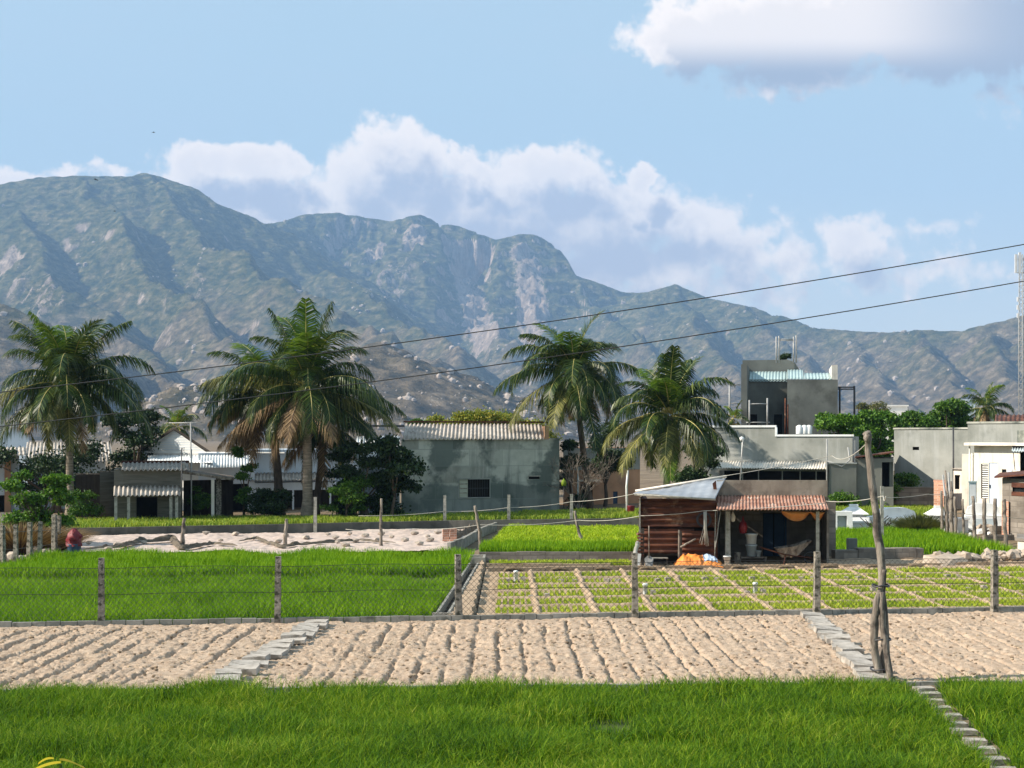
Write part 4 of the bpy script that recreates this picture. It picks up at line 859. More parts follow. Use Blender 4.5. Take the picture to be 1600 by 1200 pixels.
# ================================================================ PALMS
def frond_data(o, az, e0, L, bend, r, npair=62, wl=.036, ll=.34, droop=.5, roll=0):
    """a coconut frond: rachis tube + leaflets as narrow folded strips"""
    steps = 16; p = Vector(o); pts = [p.copy()]; e = e0; tw = r.uniform(-.25, .25)
    for i in range(steps):
        t = i/steps; e -= bend/steps*(.35+1.3*t); a = az+tw*t
        p = p+Vector((math.cos(a)*math.cos(e), math.sin(a)*math.cos(e), math.sin(e)))*(L/steps); pts.append(p.copy())
    V = []; Q = []; T = []
    def at(s):
        x = s*steps; i = min(int(x), steps-1); return pts[i].lerp(pts[i+1], x-i), (pts[i+1]-pts[i]).normalized()
    for k in range(npair):
        s = .10+.90*(k+.5)/npair; q, tg = at(s)
        side = tg.cross(Vector((0,0,1)))
        side = side.normalized() if side.length > .08 else Vector((math.sin(az), -math.cos(az), 0))
        up = side.cross(tg)
        ln = L*ll*(math.sin(math.pi*min(1, .13+s*.82))**.65)*r.uniform(.85, 1.1)
        for sg in (1, -1):
            if r.random() < .05: continue
            fw = .35+.45*s+r.uniform(-.12,.12); d = (side*sg*(1-.25*s) + tg*fw + up*(.15+r.uniform(-.15,.15))-Vector((0,0,droop*.45))).normalized()
            w = wl*(.75+.5*r.random()); c = q+d*ln*.45; dd = (d+Vector((0,0,-1))*droop*(1.3+1.2*r.random())).normalized(); tip = c+dd*ln*.6
            wv = tg*w*.5; b = len(V); V += [q-wv, q+wv, c+wv*.9, c-wv*.9, tip]; Q.append((b, b+1, b+2, b+3)); T.append((b+3, b+2, b+4))
    return pts, V, Q, T
def palm(label, base, top, n, L, seed, group='coconut palms', dry=6, yellow=3, name='coconut_palm', trunk_r=.14, lean=0, trunkmat='palmbark', thin=1.0, extra=(), npair=78, skirt=None, wl=.045):
    r = random.Random(seed); t = thing(name, label, 'palm tree', base, 0, group); top = Vector(top); base = Vector(base)
    pts = [base.lerp(top, k/12)+Vector((lean*math.sin(math.pi*k/12), 0, 0)) for k in range(13)]
    mb = MB(); rr = [trunk_r*(1.5-.5*min(1, k/2))*(1-.30*k/12)*(1+.05*(k % 2)) for k in range(13)]; mb.tube(pts, rr, 10); mb.build('trunk', M[trunkmat], t, world=True)
    def add(az, e0, LL, bend, mat, **kw):
        o_ = top+Vector((math.cos(az)*.09, math.sin(az)*.09, .12*math.sin(e0)))
        rp, V, Q, T = frond_data(o_, az, e0, LL, bend, r, **kw); me = bpy.data.meshes.new('frond')
        mb = MB(); mb.add(V, Q+T); k = len(rp); rads = [max(.006, .03*(1-i/k)) for i in range(k)]; mb.cur = 1; mb.tube(rp, rads, 5)
        lab = {'frondbrown': 'dry brown frond', 'frondyel': 'yellowing frond', 'frondlime': 'young lime green frond'}.get(mat)
        o = mb.build('frond', [M[mat], M['rachis'] if mat != 'frondbrown' else M['bark']], t, world=True)
        if lab: o['label'] = lab
    for i in range(n):
        u = i/(n-1); az = i*2.39996+r.uniform(-.5,.5); e0 = R(84-118*u**.95)+r.uniform(-.2,.2); bend = R(34+80*math.sin(math.pi*min(1, u*.8+.08)))+r.uniform(-.3,.4)
        LL = L*(.72+.33*math.sin(math.pi*min(1, u*.9+.12)))*r.uniform(.78,1.12)
        mat = 'frondlime' if i in (1, 2) else 'frond' if u < .72 or r.random() > yellow/10 else 'frondyel'
        add(az, e0, LL, bend, mat, npair=npair, droop=.25+1.25*u+r.uniform(-.15,.2), wl=wl)
    for i in range(dry):
        az = r.uniform(0, 6.28) if skirt is None else r.uniform(*skirt); add(az, R(r.uniform(-55,-10)), L*r.uniform(.7,.95), R(r.uniform(25,60)), 'frondbrown', npair=int(npair*.7), droop=1.3, wl=wl)
    for az, e0, LL, bend, mat in extra: add(R(az), R(e0), L*LL, R(bend), mat, npair=npair, droop=.7, wl=wl)
    mb = MB()
    for i in range(9):
        a = r.uniform(0, 6.28); c = top+Vector((math.cos(a)*.2, math.sin(a)*.2, -.1-r.random()*.25)); tv, tf = RT[i % 6]
        mb.add([tuple(c+Vector((v[0]*.10, v[1]*.10, v[2]*.12))) for v in tv], [tuple(int(q) for q in f) for f in tf], True)
    mb.build('coconuts', M['coconut'], t, world=True); return t
def TB(px, Y): x = (px-800)/F*Y; return Vector((x, Y, float(zg(x, Y))-.05))
palm('coconut palm at the left edge arching over the low shrubs', TB(110,54.6), P(107,602,54.6), 34, 3.2, 21, dry=3, yellow=4, extra=((-150,78,.86,35,'frondlime'),(170,66,.95,45,'frond'),(10,66,.95,45,'frond'),(-90,-5,.9,75,'frondyel'),(-60,0,.8,90,'frond'),(-120,-10,.85,80,'frond'),(-75,-45,.8,40,'frondyel'),(-170,5,1.05,60,'frondyel'),(0,0,1.1,75,'frond'),(-20,10,1.1,80,'frond'),(178,-20,1.05,50,'frond')))
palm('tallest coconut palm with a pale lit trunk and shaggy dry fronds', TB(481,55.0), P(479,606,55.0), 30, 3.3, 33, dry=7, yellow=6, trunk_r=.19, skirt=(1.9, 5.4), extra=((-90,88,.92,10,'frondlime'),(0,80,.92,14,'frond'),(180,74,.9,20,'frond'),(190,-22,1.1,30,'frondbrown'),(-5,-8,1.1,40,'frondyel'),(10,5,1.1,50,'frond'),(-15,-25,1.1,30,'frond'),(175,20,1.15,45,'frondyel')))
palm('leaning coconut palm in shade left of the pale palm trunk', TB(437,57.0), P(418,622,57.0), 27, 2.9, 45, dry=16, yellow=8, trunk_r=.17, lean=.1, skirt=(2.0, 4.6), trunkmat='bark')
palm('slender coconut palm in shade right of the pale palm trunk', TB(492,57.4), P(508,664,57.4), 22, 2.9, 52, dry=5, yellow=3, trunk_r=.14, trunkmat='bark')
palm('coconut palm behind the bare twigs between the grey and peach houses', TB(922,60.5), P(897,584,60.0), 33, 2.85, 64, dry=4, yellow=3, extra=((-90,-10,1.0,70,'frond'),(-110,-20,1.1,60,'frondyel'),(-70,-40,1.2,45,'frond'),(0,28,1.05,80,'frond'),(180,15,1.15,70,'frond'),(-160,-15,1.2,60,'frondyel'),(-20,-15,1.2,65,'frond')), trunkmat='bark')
palm('coconut palm with drooping fronds behind the shed', TB(1040,53.6), P(1046,650,53.0), 28, 2.5, 77, dry=3, yellow=3, extra=((-90,82,.95,25,'frond'),(100,75,.95,30,'frond'),(-5,12,1.05,80,'frond'),(-30,-2,1.05,80,'frond'),(-100,-20,1.0,60,'frondyel'),(-60,-20,1.0,60,'frondyel'),(178,5,1.1,85,'frondyel'),(-140,-20,1.15,55,'frondyel'),(-95,-45,1.0,30,'frondlime'),(45,72,.85,25,'frond')))
palm('small palm on the skyline behind the white gable roof', TB(277,78), P(276,668,78), 16, 1.6, 81, dry=0, group='small palms farther back', npair=34, wl=.05)
palm('small palm behind the right grey building, low brown fronds at its base', TB(1538,90), P(1540,640,90), 20, 2.0, 83, dry=5, group='small palms farther back', npair=34, wl=.06)
palm('short palm showing above the parapet left of the unfinished house', TB(1147,72), P(1147,655,72), 10, .9, 85, dry=0, group='small palms farther back', npair=26, wl=.05, trunk_r=.09)
# ================================================================ BROADLEAF TREES, SHRUBS
def leaf_cloud(lobes, n, size, r, squash=1.0, per=26, spread=.28):
    C = []; V = []; wts = np.array([l[3]*l[4]*l[5] for l in lobes])**.67; wts /= wts.sum(); k = max(1, n//per)
    li = r.choice(len(lobes), k, p=wts); cen = []
    for i in li:
        d = r.normal(size=3); d /= np.linalg.norm(d)+1e-9
        if d[2] < -.3: d[2] *= -.5
        rad = .55+.45*r.rand()**.5
        l = lobes[i]; cen.append((l[0]+d[0]*l[3]*rad, l[1]+d[1]*l[4]*rad, l[2]+d[2]*l[5]*rad, min(l[3:6])))
    cen = np.array(cen); ci = r.randint(0, k, n); off = r.normal(size=(n, 3))*spread*cen[ci, 3:4]*np.array([1, 1, .55])
    c = cen[ci, :3]+off; a = r.normal(size=(n, 3)); a[:, 2] -= .25; a /= np.linalg.norm(a, axis=1)[:, None]; b = r.normal(size=(n, 3)); b -= a*np.sum(a*b, 1)[:, None]; b /= np.linalg.norm(b, axis=1)[:, None]
    nn = np.cross(a, b); s = size*(.6+.8*r.rand(n))[:, None]
    v = np.stack([c, c+a*s*.5+b*s*.28-nn*s*.06, c+a*s, c+a*s*.5-b*s*.28-nn*s*.06], 1).reshape(-1, 3); i = np.arange(n)*4
    return v, np.stack([i, i+1, i+2, i+3], 1), cen
def tree(name, label, cat, base, lobes, n, size, mat, seed, tr=.07, group=None, stems=1, limbs=7, per=26, spread=.28):
    if n < 8600 and size > .09: n = int(n*2.0); size *= .74; per = 34; spread = .38
    r = np.random.RandomState(seed); base = Vector(base); t = thing(name, label, cat, base, 0, group)
    v, f, cen = leaf_cloud(lobes, n, size, r, per=per, spread=spread)
    o = np_mesh('crown' if cat == 'tree' else 'foliage', v, [f], M[mat], False); o.parent = t
    mb = MB(); q = np.array([l[:3] for l in lobes]); top = Vector(q.mean(0))
    for s in range(stems):
        b = Vector(((s-(stems-1)/2)*tr*3, 0, -.05)); fork = b.lerp(top, .45)+Vector((r.uniform(-.1,.1), 0, 0)); mb.tube([b, b.lerp(fork, .5)+Vector((r.uniform(-1,1)*tr, 0, 0)), fork], [tr*1.25, tr, tr*.8], 7)
        for j in range(limbs):
            c = Vector(cen[r.randint(len(cen)), :3]); mb.tube([fork, fork.lerp(c, .5)+Vector((0,0,.1*r.rand())), c], [tr*.55, tr*.35, tr*.12], 5)
    mb.build('trunk' if cat == 'tree' else 'stem', M['bark'], t); return t
def lob(px0, py0, px1, py1, Y, base, n, seed, thick=None):      # lobes filling a picture rectangle at depth Y (local to base)
    r = random.Random(seed); a = P(px0, py1, Y); b = P(px1, py0, Y); w = b.x-a.x; h = b.z-a.z; out = []; tk = thick or w*.4
    for i in range(n):
        s = r.uniform(.5, 1.0)*min(w, h*1.4)/(1.0+.28*n)
        s = max(s, .12); c = Vector((r.uniform(a.x+s*.8, b.x-s*.8), Y+r.uniform(-tk, tk), r.uniform(a.z+s*.5, b.z-s*.7)))-Vector(base); out.append((c.x, c.y, c.z, s*1.15, s, s*.85))
    return out
def T(name, label, cat, rect, Y, n, size, mat, seed, nl=7, **kw):
    nl = int(nl*1.3)
    px = (rect[0]+rect[2])/2; b = TB(px, Y) if Y > 45 else G(px, HOR+F*H/Y); 
    return tree(name, label, cat, b, lob(*rect, Y, b, nl, seed), n, size, mat, seed, **kw)
T('shrub', 'bright green feathery shrub behind the left concrete posts', 'shrub', (16,738,106,838), 45, 8000, .13, 'leafbright', 3, 15, stems=3, tr=.03)
T('shrub', 'small yellow green bush at the foot of the left palm', 'shrub', (110,765,152,812), 53.5, 1400, .12, 'leafmid', 4, 5, tr=.03)
T('tree', 'dark leafy tree between the left palm and the white gable', 'tree', (170,640,245,735), 62, 4200, .17, 'leafdark', 5, 8, tr=.12)
T('tree', 'dark tree mass behind the left palm fronds', 'tree', (-20,690,190,800), 60, 6500, .17, 'leafdark', 6, 12, tr=.12, stems=2)
T('shrub', 'leafy dark bush beside the white veranda post', 'shrub', (299,752,331,800), 55.5, 1700, .10, 'leafmid', 7, 6, tr=.03)
T('tree', 'small green tree left of the shaggy palm', 'tree', (364,700,400,790), 56.0, 2200, .12, 'leafmid', 8, 7, tr=.05)
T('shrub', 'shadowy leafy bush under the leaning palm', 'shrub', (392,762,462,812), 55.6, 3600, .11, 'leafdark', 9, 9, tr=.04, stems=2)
T('tree', 'dark broadleaf tree between the pale palm trunk and the grey house', 'tree', (516,690,620,812), 55.2, 8500, .15, 'leafdark', 10, 14, tr=.09, stems=2)
T('tree', 'green sunlit branch of leaves before the dark tree', 'tree', (505,725,575,805), 54.6, 2600, .12, 'leafmid', 11, 8, tr=.04)
T('tree', 'papaya like tree with dark leaves against the grey house corner', 'tree', (572,676,654,775), 54.8, 4600, .19, 'leafdark', 12, 9, tr=.06)
for i, (x0, x1, y0, lb, mt) in enumerate(((645,672,662,'low green tree at the left end of the row behind the tin roof','leafmid'),(672,742,646,'yellowing tree behind the left half of the tin roof','leafyel'),(735,802,649,'yellow green tree behind the middle of the tin roof','leafyel'),(795,860,652,'dull yellow tree behind the right end of the tin roof','leafyel'))):
    T('tree', lb, 'tree', (x0-5,y0-4,x1+5,700), 74, 8500, .15, mt, 20+i, 7, group='trees behind the tin roofed grey house', tr=.1)
T('tree', 'dark leafy tree beside the right wall of the grey house', 'tree', (872,690,912,810), 59.5, 3200, .15, 'leafdark', 31, 8, tr=.08)
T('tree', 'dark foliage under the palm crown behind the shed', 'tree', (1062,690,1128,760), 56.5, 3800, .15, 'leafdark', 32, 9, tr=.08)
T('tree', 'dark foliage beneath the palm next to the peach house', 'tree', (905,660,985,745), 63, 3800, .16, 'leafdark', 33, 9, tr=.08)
for i, (x0, x1, y0, y1, Y, lb, mt) in enumerate(((1288,1345,648,720,72,'broad green tree right of the unfinished house','leafbright'),(1330,1400,640,740,74,'wide bright green tree behind the dark lean to','leafbright'),(1395,1450,634,700,76,'green tree rising over the lit grey building','leafmid'),(1440,1512,624,690,78,'tallest dense green tree behind the lit grey building','leafmid'),(1346,1380,628,660,95,'pale olive tree beyond the green trees','leafolive'))):
    T('tree', lb, 'tree', (x0-6,y0-3,x1+8,y1), Y, 20000 if i < 4 else 2500, .15, mt, 40+i, 10, group='trees behind the right hand houses', tr=.14)
T('shrub', 'sunlit yellow green bush behind the tombs near the shed', 'shrub', (1300,770,1336,797), 60, 1500, .12, 'leafbright', 50, 5, tr=.03)
T('shrub', 'dark small bush in front of the block wall', 'shrub', (1340,778,1372,797), 60.5, 1100, .11, 'leafmid', 51, 4, tr=.03)
T('shrub', 'climbing green shrub before the dark lean to', 'shrub', (1372,745,1402,795), 61, 1500, .14, 'leafmid', 52, 6, tr=.04)
T('shrub', 'leafy weeds rising above the block wall', 'shrub', (1398,740,1440,765), 62.6, 1000, .14, 'leafmid', 53, 5, tr=.03)
# spiky bush among the tombs
def tuftbush(label, px, Y, w, h, n, mat, seed):
    b = G(px, HOR+F*H/Y); r = np.random.RandomState(seed); t = thing('spiky_bush', label, 'bush', b)
    a = r.rand(n)*6.283; l = np.sqrt(r.rand(n)); X = np.cos(a)*l*w*.25; Y_ = np.sin(a)*l*w*.2
    V = []; lx = np.cos(a)*l*w*.5; ly = np.sin(a)*l*w*.4; hh = h*(.55+.45*r.rand(n))*(1-.35*l)
    dx = .016; b0 = np.stack([X-dx, Y_, X*0], 1); b1 = np.stack([X+dx, Y_, X*0], 1); m0 = np.stack([X+lx*.4-dx, Y_+ly*.4, hh*.6], 1); m1 = np.stack([X+lx*.4+dx, Y_+ly*.4, hh*.6], 1); tp_ = np.stack([X+lx, Y_+ly, hh], 1)
    i = np.arange(n)*5; o = np_mesh('foliage', np.stack([b0,b1,m1,m0,tp_], 1).reshape(-1,3), [np.stack([i,i+1,i+2,i+3],1), np.stack([i+3,i+2,i+4],1)], M[mat]); o.parent = t
tuftbush('spiky olive bush between the white tombs', 1438, 50.4, 1.5, .85, 1500, 'leafolive', 3)
tuftbush('dry brown brush clump behind the left concrete posts', 30, 42.5, 3.2, 1.0, 2600, 'drygrass', 4)
tuftbush('dry brush clump beside the red sheet', 72, 43.5, 1.8, .75, 1500, 'drygrass', 5)
# rubble at the left edge
r_ = random.Random(21)
for i in range(16):
    o = stone(r_.uniform(.08,.2), i).build('rubble_stone', M['stonelt'], label='pale rubble stone heaped behind the left concrete posts', cat='stone', group='rubble behind the left posts'); p = G(r_.uniform(-4,90), r_.uniform(868,878)); o.location = (p.x, p.y, r_.uniform(.03,.15)); o.rotation_euler = (i, i*2, i*3)
# bare twigs
bt = thing('bare_bush', 'leafless twiggy bush beside the right corner of the grey house', 'bush', TB(905,58.5)); mb = MB(); r_ = random.Random(8)
b = Vector(bt.location)
def twig(p, d, L, rad, lev):
    q = p+d*L; mb.tube([p, p.lerp(q, .5)+Vector((r_.uniform(-.06,.06),0,r_.uniform(-.03,.06)))*L, q], [rad, rad*.8, rad*.55], 4, caps=False)
    if lev > 0:
        for k in range(3): twig(p.lerp(q, r_.uniform(.45,1)), (d+Vector((r_.uniform(-.9,.9), r_.uniform(-.7,.7), r_.uniform(-.5,.7)))).normalized(), L*r_.uniform(.55,.8), rad*.6, lev-1)
for k in range(6): twig(b, Vector((r_.uniform(-.5,.5), r_.uniform(-.3,.3), 1)).normalized(), 1.1, .022, 4)
mb.build('twigs', M['woodgrey'], bt, world=True)
# yellow leaf of a plant close to the camera
lp = thing('leafy_plant', 'plant close by with yellow leaf tips poking into the bottom left corner', 'plant', (P(95,1180,6).x, 6, 0)); base = Vector(lp.location)
mb = MB(); tip = P(95,1194,6); mb.tube([base, base.lerp(tip, .5)+Vector((.05,0,0)), tip], [.014,.011,.006], 6); mb.build('stem', M['leafmid'], lp, world=True)
def bigleaf(a, d, L, w, m):
    mb = MB(); d = Vector(d).normalized(); sd_ = d.cross(Vector((0,.5,1))).normalized(); n = 8; vs = []; fs = []
    for i in range(n+1):
        t = i/n; c = Vector(a)+d*L*t+Vector((0,0,-.03*t*t)); ww = w*math.sin(math.pi*min(1, t*.9+.06))**.8
        vs += [c-sd_*ww, c+Vector((0,0,-.006)), c+sd_*ww]
    for i in range(n): fs += [(i*3,i*3+1,i*3+4,i*3+3),(i*3+1,i*3+2,i*3+5,i*3+4)]
    mb.add(vs, fs, True); mb.build('leaf', M[m], lp, world=True)
bigleaf(P(94,1186,6), (1,-.3,.02), .11, .026, 'yleaf'); bigleaf(P(95,1190,6), (-1,-.4,-.02), .12, .024, 'yleaf'); bigleaf(P(84,1184,6.05), (-.7,-.2,.16), .06, .012, 'yleaf'); bigleaf(P(98,1212,6), (.6,-.4,-.2), .12, .02, 'leafmid'); bigleaf(P(90,1216,6), (-.6,-.5,-.1), .12, .02, 'leafmid')
# birds
def bird(label, px, py, Y, s, yaw, bank):
    t = thing('bird', label, 'bird', P(px, py, Y), R(yaw), 'birds over the mountains'); mb = MB()
    mb.tube([(-.5*s,0,.0),(-.3*s,0,.03*s),(0,0,.02*s),(.25*s,0,.03*s),(.38*s,0,.05*s),(.5*s,0,.03*s)], [.02*s,.07*s,.10*s,.09*s,.06*s,.01*s], 8)
    mb.add([(-.45*s,0,0),(-.8*s,.12*s,0),(-.72*s,0,.01*s),(-.8*s,-.12*s,0)], [(0,1,2),(0,2,3)]); mb.build('body', M['birdm'], t)
    for sg in (1, -1):
        mb = MB(); b_ = R(bank*sg); pts = [(0,.16,.0),(.04,-.12,.0),(.5,.20,.12),(.46,-.10,.12),(1.0,-.05,.05)]
        mb.add([(y_*s, sg*x_*s, (z_+math.tan(b_)*x_)*s) for x_, y_, z_ in pts], [(0,1,3,2),(2,3,4)]); mb.add([(y_*s, sg*x_*s, (z_+.012+math.tan(b_)*x_)*s) for x_, y_, z_ in pts], [(0,2,3,1),(2,4,3)]); mb.build('wing', M['birdm'], t)
bird('dark bird gliding alone in the open sky', 240, 207, 60, .13, 10, 2); bird('bird with raised wings just below the left ridge line', 150, 281, 60, .17, 50, 25); bird('faint bird low against the left mountain slope', 179, 330, 75, .12, 5, 0)
# ================================================================ BUILDINGS
class Fr:                                  # a facade frame: x along the facade, y away from the viewer, z up
    def __init__(s, pl, Yl, pr, Yr, z0=None, dd=None):
        s.O = P(pl, HOR, Yl); s.O.z = float(zg(s.O.x, Yl))-.02 if z0 is None else z0; e = P(pr, HOR, Yr); e.z = s.O.z
        s.w = (e-s.O).length; s.xd = (e-s.O)/s.w; m = Vector((s.O.x+e.x, s.O.y+e.y, 0)).normalized() if dd is None else Vector((*dd, 0)).normalized()
        s.yd = m; s.M = Matrix((( s.xd.x, m.x, 0, s.O.x), (s.xd.y, m.y, 0, s.O.y), (0, 0, 1, s.O.z), (0, 0, 0, 1)))
    def x(s, px, d=0):
        k = (px-800)/F; O = s.O+s.yd*d; return (k*O.y-O.x)/(s.xd.x-k*s.xd.y)
    def z(s, py, x=0, d=0):
        Y = s.O.y+s.xd.y*x+s.yd.y*d; return H-(py-HOR)/F*Y-s.O.z
    def p(s, x, y, z): return s.M @ Vector((x, y, z))
    def thing(s, name, label, cat, group=None): return thing(name, label, cat, s.O, 0, group)
def walls(mb, fr, x0, x1, z0, z1, ops, t=.16, y0=0):
    xs = sorted({x0, x1, *[v for o in ops for v in o[:2]]}); zs = sorted({z0, z1, *[v for o in ops for v in o[2:4]]})
    for a, b in zip(xs, xs[1:]):
        run = None
        for c, d in zip(zs, zs[1:]):
            m = ((a+b)/2, (c+d)/2)
            if any(o[0] < m[0] < o[1] and o[2] < m[1] < o[3] for o in ops):
                if run: mb.box(a, b, y0, y0+t, *run, M=fr.M); run = None
            else: run = (run[0], d) if run else (c, d)
        if run: mb.box(a, b, y0, y0+t, *run, M=fr.M)
def shell(t, fr, w, h, dep, ops, mat, wt_=.16, name='wall', roof=True, back=True):
    mb = MB(); walls(mb, fr, 0, w, 0, h, ops, wt_); mb.box(0, .15, wt_, dep, 0, h, M=fr.M); mb.box(w-.15, w, wt_, dep, 0, h, M=fr.M)
    if back: mb.box(.15, w-.15, dep-.15, dep, 0, h, M=fr.M)
    if roof: mb.box(.15, w-.15, wt_, dep-.15, h-.14, h-.02, M=fr.M)
    return mb.build(name, mat, t, world=True)
def bx(t, fr, name, mat, x0, x1, y0, y1, z0, z1, parent=None, label=None):
    mb = MB(); mb.box(x0, x1, y0, y1, z0, z1, M=fr.M); o = mb.build(name, M[mat] if isinstance(mat, str) else mat, parent or t, world=True)
    if label: o['label'] = label
    return o
def corrp(t, fr, name, mat, x0, x1, y0, z0, y1, z1, pitch, amp=.025, parent=None, label=None, x0b=None, x1b=None):
    mb = MB(); mb.corr(fr.p(x0, y0, z0), fr.p(x1, y0, z0), fr.p(x0 if x0b is None else x0b, y1, z1), fr.p(x1 if x1b is None else x1b, y1, z1), max(2, round((x1-x0)/pitch)), amp)
    o = mb.build(name, M[mat], parent or t, world=True)
    if label: o['label'] = label
    return o
# ---- grey rendered house with corrugated roof edge (centre)
f = Fr(627, 56.5, 874, 58.7); t = f.thing('grey_house', 'grey rendered house with a dark window and corrugated roof edge in the centre', 'house')
w = f.w; X, Z = f.x, f.z; h = Z(687, 0)
win = (X(731), X(765), Z(777, X(745)), Z(749, X(745))); vent = (X(826), X(843), Z(748.5, X(835)), Z(744.5, X(835)))
sh = (X(717.5), X(731), win[2], win[3])
shell(t, f, w, h, 6.5, [win, sh, vent], M['wallgrey'])
wd = bx(t, f, 'window', 'dark', win[0], win[1], .30, .34, win[2], win[3]); 
mb = MB()
for k in range(1, 9): xx = win[0]+(win[1]-win[0])*k/9; mb.box(xx-.008, xx+.008, .10, .116, win[2], win[3], M=f.M)
mb.box(win[0], win[1], .10, .118, (win[2]+win[3])/2-.01, (win[2]+win[3])/2+.01, M=f.M); mb.build('grille', M['blackmetal'], wd, world=True)
mb = MB(); a = .035
for (x0, x1, z0, z1) in ((sh[0]-a, win[1]+a, win[3], win[3]+a*1.4), (sh[0]-a, win[1]+a, win[2]-a, win[2]), (sh[0]-a, sh[0], win[2], win[3]), (win[1], win[1]+a, win[2], win[3])): mb.box(x0, x1, -.025, .05, z0, z1, M=f.M)
mb.build('frame', M['wallgrey2'], wd, world=True); s_ = bx(t, f, 'shutter', 'shutter', sh[0]+.01, sh[1]-.004, .03, .07, sh[2]+.004, sh[3]-.004)
mb = MB(); 
for k in range(1, 4): zz = sh[2]+(sh[3]-sh[2])*k/4; mb.box(sh[0]+.02, sh[1]-.02, .02, .031, zz-.012, zz+.012, M=f.M)
mb.build('slat', M['woodgrey'], s_, world=True)
bx(t, f, 'vent', 'dark', vent[0], vent[1], .2, .24, vent[2], vent[3]); bx(t, f, 'vent_lintel', 'slab', vent[0]-.04, vent[1]+.04, -.03, .05, vent[3], vent[3]+.03)
xr = X(850)
corrp(t, f, 'roof', 'fibro', X(629), xr, -.12, h+.02, 2.6, h+.62, .155, .032)
bx(t, f, 'ridge_cap', 'rust', X(625), xr+.15, 2.55, 2.75, h+.66, h+.72); bx(t, f, 'roof_end', 'peach', xr+.02, xr+.20, .02, 2.5, h+.005, h+.52)
bx(t, f, 'coping', 'wallgrey', xr+.21, w+.03, -.04, .2, h+.002, h+.06)
mb = MB(); mb.tube([f.p(-.10, -.05, 0), f.p(-.10, -.05, h-.1)], .04, 8); mb.build('downpipe', M['plgrey'], t, world=True)
# ---- narrow side shed with white roof between trees and grey house
f = Fr(560, 59.0, 622, 59.6); t = f.thing('side_house', 'white walled lean to with pale roof edge wedged left of the grey house', 'house')
h = f.z(712); shell(t, f, f.w, h, 3, [(f.x(598), f.x(619), 0, f.z(740))], M['bluewhite']); corrp(t, f, 'roof', 'whitemetal', -.1, f.w+.1, -.5, h-.10, 2.8, h+.75, .12); bx(t, f, 'doorway', 'dark', f.x(598), f.x(619), .5, .54, 0, f.z(740)); bx(t, f, 'gutter', 'blackmetal', -.4, f.w+.3, 2.7, 2.85, f.z(667,0,2.8), f.z(664,0,2.8))
# ---- peach house
f = Fr(880, 64.0, 1000, 66.2); t = f.thing('peach_house', 'peach painted house with a dark door seen under the palm fronds', 'house')
h = f.z(700); dr = (f.x(907), f.x(926), 0, f.z(757, f.x(915))); dr2 = (f.x(958), f.x(965), 0, f.z(768, f.x(960)))
shell(t, f, f.w, h, 5, [dr, dr2], M['peach']); d_ = bx(t, f, 'door', 'glassdk', dr[0], dr[1], .10, .14, 0, dr[3]); bx(t, f, 'door', 'bluedoor', dr2[0], dr2[1], .05, .10, 0, dr2[3])
mb = MB()
for k in range(1, 4): xx = dr[0]+(dr[1]-dr[0])*k/4; mb.box(xx-.02, xx+.02, .07, .099, 0, dr[3], M=f.M)
mb.build('door_bars', M['wooddark'], d_, world=True); bx(t, f, 'canopy', 'cream', dr[0]-.05, f.x(937), -.5, .0-.003, f.z(752, 1), f.z(749.5, 1)); bx(t, f, 'upper_wall', 'wallgrey2', 0, f.w, -.03, -.004, f.z(735), h)
# meter pole near it
t = thing('meter_pole', 'thin white post with a yellow box beside the grey house corner', 'post', TB(903, 59.5)); mb = MB(); b = Vector(t.location); mb.tube([b, P(903,726,59.5)], .03, 8); mb.build('shaft', M['plgrey'], t, world=True)
t = thing('water_float', 'small pale yellow lamp like box hanging by the grey house corner', 'lamp', TB(881, 58.0)); mb = MB(); c = P(881,755,58.0); mb.tube([Vector(t.location), c+Vector((0,0,-.1))], .012, 5); mb.build('stake', M['blackmetal'], t, world=True); mb = MB(); mb.lathe([(0,-.12),(.08,-.10),(.10,0),(.08,.1),(.03,.14),(.0,.2)], 12, Matrix.Translation(c)); mb.build('shade', M['grass_yel'], t, world=True)
t = thing('white_post', 'white post with a red bucket hung beside it left of the shed', 'post', TB(980, 56)); mb = MB(); b = Vector(t.location); mb.tube([b, P(979,760,56), P(981,735,56)], [.045,.04,.035], 8); mb.build('shaft', M['plwhite'], t, world=True)
mb = MB(); c = P(986,797,55.8); mb.lathe([(0,-.16),(.11,-.16),(.14,.14),(.15,.16),(.12,.15),(.0,.10)], 14, Matrix.Translation(c)); o = mb.build('hanging_bucket', M['red'], loc=c, world=True, label='red bucket beside the white post left of the shed', cat='bucket')
# ---- hut with two corrugated awnings (left)
f = Fr(178, 52.8, 283, 53.6); t = f.thing('hut', 'dark boarded hut with two striped corrugated awnings and a black doorway', 'hut')
w = f.w; h = f.z(734); dr = (f.x(213), f.x(246), 0, f.z(777, 1)); shell(t, f, w, h, 4, [dr], M['woodboard'])
bx(t, f, 'doorway', 'dark', dr[0], dr[1], 1.2, 1.24, 0, dr[3]); corrp(t, f, 'roof', 'fibro', f.x(190), w+.30, -.25, f.z(734.5)-.0, 2.6, f.z(723, 0, 2.6), .155, .032)
corrp(t, f, 'awning', 'fibro', 0, w-.03, -.75, f.z(775, 0, -.75), -.02, f.z(760, 0, 0), .155, .032); bx(t, f, 'fascia', 'rust', f.x(188), w+.35, 2.62, 2.72, f.z(723, 0, 2.6)-.02, f.z(720, 0, 2.6))
for px in (181, 201, 267, 276): bx(t, f, 'post', 'postp', f.x(px, -.6)-.05, f.x(px, -.6)+.05, -.65, -.55, 0, f.z(776, 0, -.6)-.02)
bx(t, f, 'gable_end', 'postp', w+.02, w+.14, .1, 2.4, f.z(735), f.z(724))
